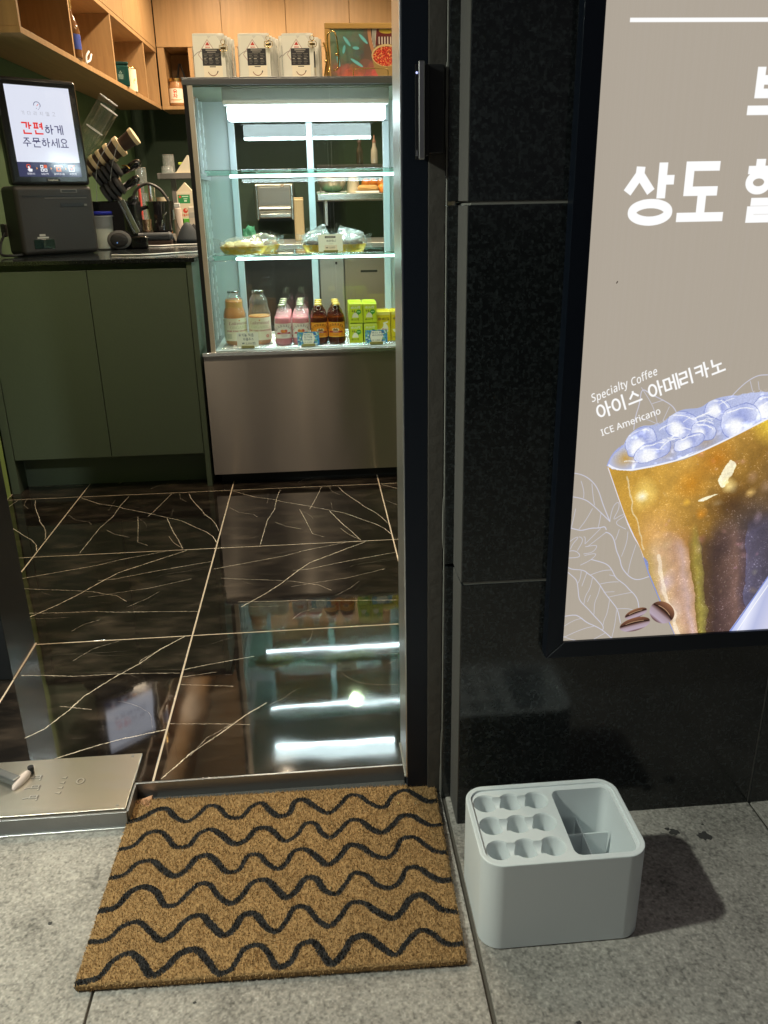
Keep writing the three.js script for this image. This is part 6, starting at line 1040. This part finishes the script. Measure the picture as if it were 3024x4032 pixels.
    g.strokeStyle = '#f3f4ff'; g.lineWidth = mm(3); smooth([[0.057, 0.318], [0.069, 0.309], [0.097, 0.306], [0.183, 0.322], [0.256, 0.355], [0.312, 0.384], [0.40, 0.425]], false); g.stroke(); g.strokeStyle = 'rgba(160,170,226,0.9)'; g.lineWidth = mm(2); smooth([[0.056, 0.316], [0.060, 0.333], [0.078, 0.350]], false); g.stroke();
    // break the smooth painting up the way a photograph of ice and coffee is broken up
    {
      const rw = Math.round(0.42 * K), rh = Math.round(0.46 * K), y0 = h - rh, src = g.getImageData(0, y0, rw, rh), dst = g.createImageData(rw, rh), A = src.data, B = dst.data;
      const mc = document.createElement('canvas'); mc.width = rw; mc.height = rh; const q = mc.getContext('2d'); q.translate(0, -y0); q.fillStyle = '#f00';
      const poly = (pts) => { q.beginPath(); pts.forEach(([x, y], k) => (k ? q.lineTo(...P(x, y)) : q.moveTo(...P(x, y)))); q.closePath(); q.fill(); };
      poly(body.map(([x, y]) => [x + 0.003, y])); q.fillStyle = '#ff0'; poly([[0.06, 0.330], [0.086, 0.364], [0.122, 0.379], [0.158, 0.397], [0.199, 0.402], [0.242, 0.422], [0.40, 0.448], [0.40, 0.42], [0.312, 0.386], [0.256, 0.357], [0.183, 0.324], [0.097, 0.309]]);
      const mk = q.getImageData(0, 0, rw, rh).data;
      for (let y = 0; y < rh; y++) for (let x = 0; x < rw; x++) {
        const i = (y * rw + x) * 4; let sx = x, sy = y; const inside = mk[i] > 128, ice = inside && mk[i + 1] > 128; let gain = 1, add = 0;
        if (inside) {
          const n1 = fbm(x / 512, y / 512, 10, 4, 311) - 0.5, n2 = fbm(x / 512, y / 512, 10, 4, 517) - 0.5, f = ice ? 16 : 22; sx = x + n1 * f; sy = y + n2 * f;
          const g1 = fbm(x / 512, y / 512, 26, 3, 99), g2 = vnoise(x * 0.45, y * 0.45, 4096, 4096, 71), fade = Math.min(1, x / rw * 1.5);
          if (ice) { if (g1 > 0.64) add = (g1 - 0.64) * 300; gain = 0.96 + 0.1 * g2; }
          else { gain = 0.92 + 0.16 * g1 * (0.5 + fade) + 0.12 * (g2 - 0.5); if (g2 > 0.86 && g1 > 0.5) add = 46 * fade; }
        }
        sx = Math.max(0, Math.min(rw - 1, Math.round(sx))); sy = Math.max(0, Math.min(rh - 1, Math.round(sy))); let j = (sy * rw + sx) * 4; if (inside && mk[j] <= 128) j = i;
        for (let c = 0; c < 3; c++) B[i + c] = A[j + c] * gain + add * (c === 2 ? 1.1 : 1); B[i + 3] = 255;
      }
      g.putImageData(dst, 0, y0);
    }
    // the second glass and the beans
    path([[0.298, -0.002], [0.352, 0.098], [0.42, 0.225], [0.66, 0.25], [0.66, -0.01]]); gr = g.createLinearGradient(...P(0.30, 0.02), ...P(0.40, 0)); gr.addColorStop(0, '#a9b6ee'); gr.addColorStop(0.25, '#e9ecff'); gr.addColorStop(0.45, '#b9bfe2'); gr.addColorStop(1, '#efeaf4'); g.fillStyle = gr; g.fill(); g.strokeStyle = '#7f8fd6'; g.lineWidth = mm(2.2); smooth([[0.299, -0.004], [0.318, 0.03], [0.352, 0.098], [0.42, 0.225]], false); g.stroke(); g.strokeStyle = '#ffffff'; g.lineWidth = mm(1.6); smooth([[0.312, -0.004], [0.33, 0.034], [0.36, 0.092]], false); g.stroke();
    const bean = (x, y, rx, ry, a, flip) => { g.save(); g.translate(...P(x, y)); g.rotate(a); const q = g.createLinearGradient(0, -mm(ry), 0, mm(ry)); q.addColorStop(0, flip ? '#9a6a4a' : '#8a5a40'); q.addColorStop(0.42, '#4a2c22'); q.addColorStop(0.6, '#a8949c'); q.addColorStop(0.85, '#b7a6b6'); q.addColorStop(1, '#5a3a38'); g.fillStyle = q; g.beginPath(); g.ellipse(0, 0, mm(rx), mm(ry), 0, 0, 7); g.fill(); g.strokeStyle = '#2a1610'; g.lineWidth = mm(2.4); g.beginPath(); g.moveTo(-mm(rx) * 0.92, -mm(ry) * 0.12); g.quadraticCurveTo(0, -mm(ry) * 0.42, mm(rx) * 0.94, -mm(ry) * 0.05); g.stroke(); g.strokeStyle = '#d9b58a'; g.lineWidth = mm(0.8); g.beginPath(); g.moveTo(-mm(rx) * 0.6, -mm(ry) * 0.3); g.quadraticCurveTo(0, -mm(ry) * 0.52, mm(rx) * 0.6, -mm(ry) * 0.26); g.stroke(); g.restore(); };
    bean(0.128, 0.047, 20, 9, -0.35, true); bean(0.128, 0.026, 27, 13, -0.22, false); bean(0.174, 0.046, 25, 19, 0.72, true);
    g.fillStyle = '#3a3128'; g.beginPath(); g.ellipse(...P(0.048, 0.60), mm(0.8), mm(2), 0.5, 0, 7); g.fill();
  });
  const face = new THREE.PlaneGeometry(SW + 0.004, SH + 0.004).translate(X0 + SW / 2, Y0 + SH / 2, Z);
  part(s, 'poster_face', face, std({ color: lin(0.02, 0.02, 0.02), emissive: lin(1, 1, 1), emissiveMap: print, emissiveIntensity: POWER.signGlow, roughness: 0.22 }));
  const l = new THREE.RectAreaLight(lin(1, 0.95, 0.9), 0.5 * POWER.signGlow, SW, SH); l.position.set(X0 + SW / 2, Y0 + SH / 2, 1.968); s.add(l); l.lookAt(X0 + SW / 2, Y0 + SH / 2, 8);
}

// ------------------------------------------------------------------ the coir doormat
{
  const W = 0.600, D = 0.4155, H = 0.0135, m = thing('doormat', 'brown coir doormat with six black wavy lines on the pavement', 'doormat', [0.2603, PAVE, 2.0357], -0.022);
  const KX = 1536 / W, cw = 1536, chh = Math.round(D * KX), c = document.createElement('canvas'); c.width = cw; c.height = chh; const g = c.getContext('2d');
  g.fillStyle = '#000'; g.fillRect(0, 0, cw, chh); g.strokeStyle = '#fff'; g.lineCap = 'butt'; g.lineJoin = 'round';
  for (const p of MAT_WAVES) {
    const q = []; for (let i = 0; i < p.length; i += 2) q.push(new THREE.Vector3(p[i] / 1000, p[i + 1] / 1000, 0));
    q[0].x = -W / 2 - 0.004; q[q.length - 1].x = W / 2 + 0.004;
    const cv = new THREE.CatmullRomCurve3(q).getPoints(420);
    for (let i = 0; i + 1 < cv.length; i++) { const a = cv[i], b = cv[i + 1], sl = (b.y - a.y) / Math.max(1e-5, b.x - a.x); g.lineWidth = (0.0104 + 0.0016 * Math.sin(a.x * 23 + a.y * 31) + 0.0016 * Math.max(0, Math.min(1, sl))) * KX; g.beginPath(); g.moveTo((a.x + W / 2) * KX, (a.y + D / 2) * KX); g.lineTo((b.x + (b.x - a.x) * 0.3 + W / 2) * KX, (b.y + (b.y - a.y) * 0.3 + D / 2) * KX); g.stroke(); }
  }
  const mask = g.getImageData(0, 0, cw, chh).data, inked = (x, z) => { const px = Math.round((x + W / 2) * KX), pz = Math.round((z + D / 2) * KX); return px < 0 || pz < 0 || px >= cw || pz >= chh ? 0 : mask[(pz * cw + px) * 4] > 110 ? 1 : 0; };
  const tex = pixelTexture(1024, 708, (u, v) => { const x = (u - 0.5) * W + (vnoise(u * 500, v * 350, 500, 350, 5) - 0.5) * 0.003, z = (0.5 - v) * D + (vnoise(u * 500, v * 350, 500, 350, 9) - 0.5) * 0.003, n = vnoise(u * 420, v * 300, 420, 300, 3), b = fbm(u, v, 6, 3, 8); if (inked(x, z)) { const k = 0.010 + 0.012 * n; return [k, k, k * 1.05]; } const k = 0.55 + 0.5 * n * (0.7 + 0.5 * b); return [0.37 * k, 0.228 * k, 0.094 * k]; });
  const base = new RoundedBoxGeometry(W, H, D, 2, 0.004).translate(0, H / 2 + 0.0005, 0), p = base.attributes.position, uv = base.attributes.uv; for (let i = 0; i < p.count; i++) uv.setXY(i, p.getX(i) / W + 0.5, 0.5 - p.getZ(i) / D);
  part(m, 'mat_base', base, std({ map: tex, roughness: 1 }));
  const N = 52000, fib = new THREE.ConeGeometry(0.00062, 0.0072, 3, 1, true).translate(0, 0.0030, 0), pile = new THREE.InstancedMesh(fib, std({ color: lin(1, 1, 1), roughness: 0.95, side: THREE.DoubleSide }), N);
  const q = new THREE.Quaternion(), e = new THREE.Euler(), mt = new THREE.Matrix4(), v = new THREE.Vector3(), sc = new THREE.Vector3(), col = new THREE.Color(); seedState = 2024;
  for (let i = 0; i < N; i++) {
    let x = rr(-W / 2 + 0.001, W / 2 - 0.001), z = rr(-D / 2 + 0.001, D / 2 - 0.001), y = H - 0.0006; const edge = rnd() < 0.07;
    let rx = rr(-0.5, 0.5), rz = rr(-0.5, 0.5);
    if (edge) { const side = Math.floor(rr(0, 4)); y = rr(0.002, H); if (side === 0) { x = -W / 2; rz = rr(0.6, 1.4); } else if (side === 1) { x = W / 2; rz = rr(-1.4, -0.6); } else if (side === 2) { z = D / 2; rx = rr(0.6, 1.4); } else { z = -D / 2; rx = rr(-1.4, -0.6); } }
    e.set(rx, rr(0, 6.28), rz); q.setFromEuler(e); const s = rr(0.55, 1.15) * (edge ? 0.6 : 1); sc.set(rr(0.8, 1.5), s, rr(0.8, 1.5)); v.set(x, y, z); mt.compose(v, q, sc); pile.setMatrixAt(i, mt);
    const k = rr(0.45, 1.3); if (inked(x + rr(-0.0008, 0.0008), z + rr(-0.0008, 0.0008))) col.setRGB(0.0075 * k, 0.0075 * k, 0.0085 * k); else { const pale = rnd() < 0.08 ? 1.7 : 1; col.setRGB(0.43 * k * pale, 0.275 * k * pale, 0.122 * k * pale); } pile.setColorAt(i, col);
  }
  pile.name = 'coir_pile'; pile.userData.kind = 'stuff'; pile.castShadow = pile.receiveShadow = true; m.add(pile);
}

// ------------------------------------------------------------------ the pale plastic bin with cup holes
{
  const X0 = 0.583, X1 = 0.8455, Z0 = 2.0425, Z1 = 2.2265, H = 0.171, R = 0.034, cx = (X0 + X1) / 2, cz = (Z0 + Z1) / 2;
  const b = thing('cup_bin', 'pale blue-grey plastic cup bin with round holes on the pavement', 'bin', [cx, PAVE, cz], 0);
  const rrect = (w, d, r) => { const s = new THREE.Shape(), x = w / 2, y = d / 2; s.moveTo(-x + r, -y); s.lineTo(x - r, -y); s.absarc(x - r, -y + r, r, -Math.PI / 2, 0); s.lineTo(x, y - r); s.absarc(x - r, y - r, r, 0, Math.PI / 2); s.lineTo(-x + r, y); s.absarc(-x + r, y - r, r, Math.PI / 2, Math.PI); s.lineTo(-x, -y + r); s.absarc(-x + r, -y + r, r, Math.PI, Math.PI * 1.5); return s; };
  const w = X1 - X0, d = Z1 - Z0;
  const up = (g, y) => g.rotateX(-Math.PI / 2).translate(0, y, 0);
  const wall = rrect(w - 0.003, d - 0.003, R - 0.0015); wall.holes.push(rrect(w - 0.009, d - 0.009, R - 0.0045));
  part(b, 'bin_wall', up(new THREE.ExtrudeGeometry(wall, { depth: H - 0.006, bevelEnabled: true, bevelSize: 0.0015, bevelThickness: 0.0015, bevelSegments: 2, curveSegments: 20 }), 0.003), M.plastic);
  part(b, 'bin_floor', up(new THREE.ExtrudeGeometry(rrect(w - 0.012, d - 0.012, R - 0.006), { depth: 0.003, bevelEnabled: false, curveSegments: 16 }), 0.002), M.plastic);
  part(b, 'bin_foot', up(new THREE.ExtrudeGeometry(rrect(w - 0.018, d - 0.018, R - 0.008), { depth: 0.0018, bevelEnabled: false, curveSegments: 16 }), 0.0002), M.black);
  const rim = rrect(w - 0.0098, d - 0.0098, R - 0.0050); rim.holes.push(rrect(w - 0.0165, d - 0.0165, R - 0.0085));
  part(b, 'lid_rim', up(new THREE.ExtrudeGeometry(rim, { depth: 0.010, bevelEnabled: true, bevelSize: 0.0008, bevelThickness: 0.0012, bevelSegments: 3, curveSegments: 20 }), H - 0.0130), M.plastic);
  // the insert: a solid with nine conical cups, the necks between them and one deep tray, cut by booleans
  const ev = new Evaluator(); ev.attributes = ['position', 'normal']; const br = (g) => { const m = new Brush(g.index ? g : g); m.updateMatrixWorld(true); return m; };
  const topY = H - 0.0055, solid = up(new THREE.ExtrudeGeometry(rrect(w - 0.0172, d - 0.0172, R - 0.0088), { depth: 0.120, bevelEnabled: true, bevelSize: 0.0005, bevelThickness: 0.0008, bevelSegments: 2, curveSegments: 16 }), topY - 0.1208);
  let res = br(solid);
  for (const rz of [2.082, 2.1345, 2.1885]) {
    for (const hx of [0.6155, 0.6585, 0.7015]) res = ev.evaluate(res, br(lathe([[0, topY - 0.075], [0.011, topY - 0.075], [0.0135, topY - 0.070], [0.0190, topY - 0.004], [0.0200, topY - 0.0012], [0.0218, topY + 0.001], [0.0218, topY + 0.02], [0, topY + 0.02]], 40).translate(hx - cx, 0, rz - cz)), SUBTRACTION);
    for (const nx of [0.637, 0.680]) res = ev.evaluate(res, br(new THREE.CylinderGeometry(0.0155, 0.0125, 0.048, 32).rotateZ(Math.PI / 2).translate(nx - cx, topY + 0.0015, rz - cz)), SUBTRACTION);
  }
  const tx0 = 0.7295, tx1 = 0.8320, tz0 = 2.0605, tz1 = 2.2140, tw = tx1 - tx0, td = tz1 - tz0;
  const cut = up(new THREE.ExtrudeGeometry(rrect(tw, td, 0.014), { depth: 0.16, bevelEnabled: false, curveSegments: 12 }), topY - 0.112); { const q = cut.attributes.position; for (let i = 0; i < q.count; i++) { const k = Math.min(1, Math.max(0, (topY - q.getY(i)) / 0.112)); q.setX(i, q.getX(i) * (1 - 0.10 * k)); q.setZ(i, q.getZ(i) * (1 - 0.08 * k)); } cut.translate((tx0 + tx1) / 2 - cx, 0, (tz0 + tz1) / 2 - cz); cut.computeVertexNormals(); }
  res = ev.evaluate(res, br(cut), SUBTRACTION);
  part(b, 'hole_insert', metric(res.geometry), M.plastic);
  const cut2 = (x0, x1, z0, z1) => rb(x0 - cx, x1 - cx, topY - 0.110, topY - 0.056, z0 - cz, z1 - cz, 0.0007);
  part(b, 'divider', cut2(0.738, 0.8225, 2.1060, 2.1082), M.plastic); part(b, 'divider', cut2(0.7770, 0.7792, 2.0700, 2.1058), M.plastic); part(b, 'divider', cut2(0.7770, 0.7792, 2.1084, 2.1720), M.plastic);
}
scene.traverse((o) => { if (o.isLight && o.castShadow) o.shadow.bias = -0.0005; });
renderer.render(scene, camera);
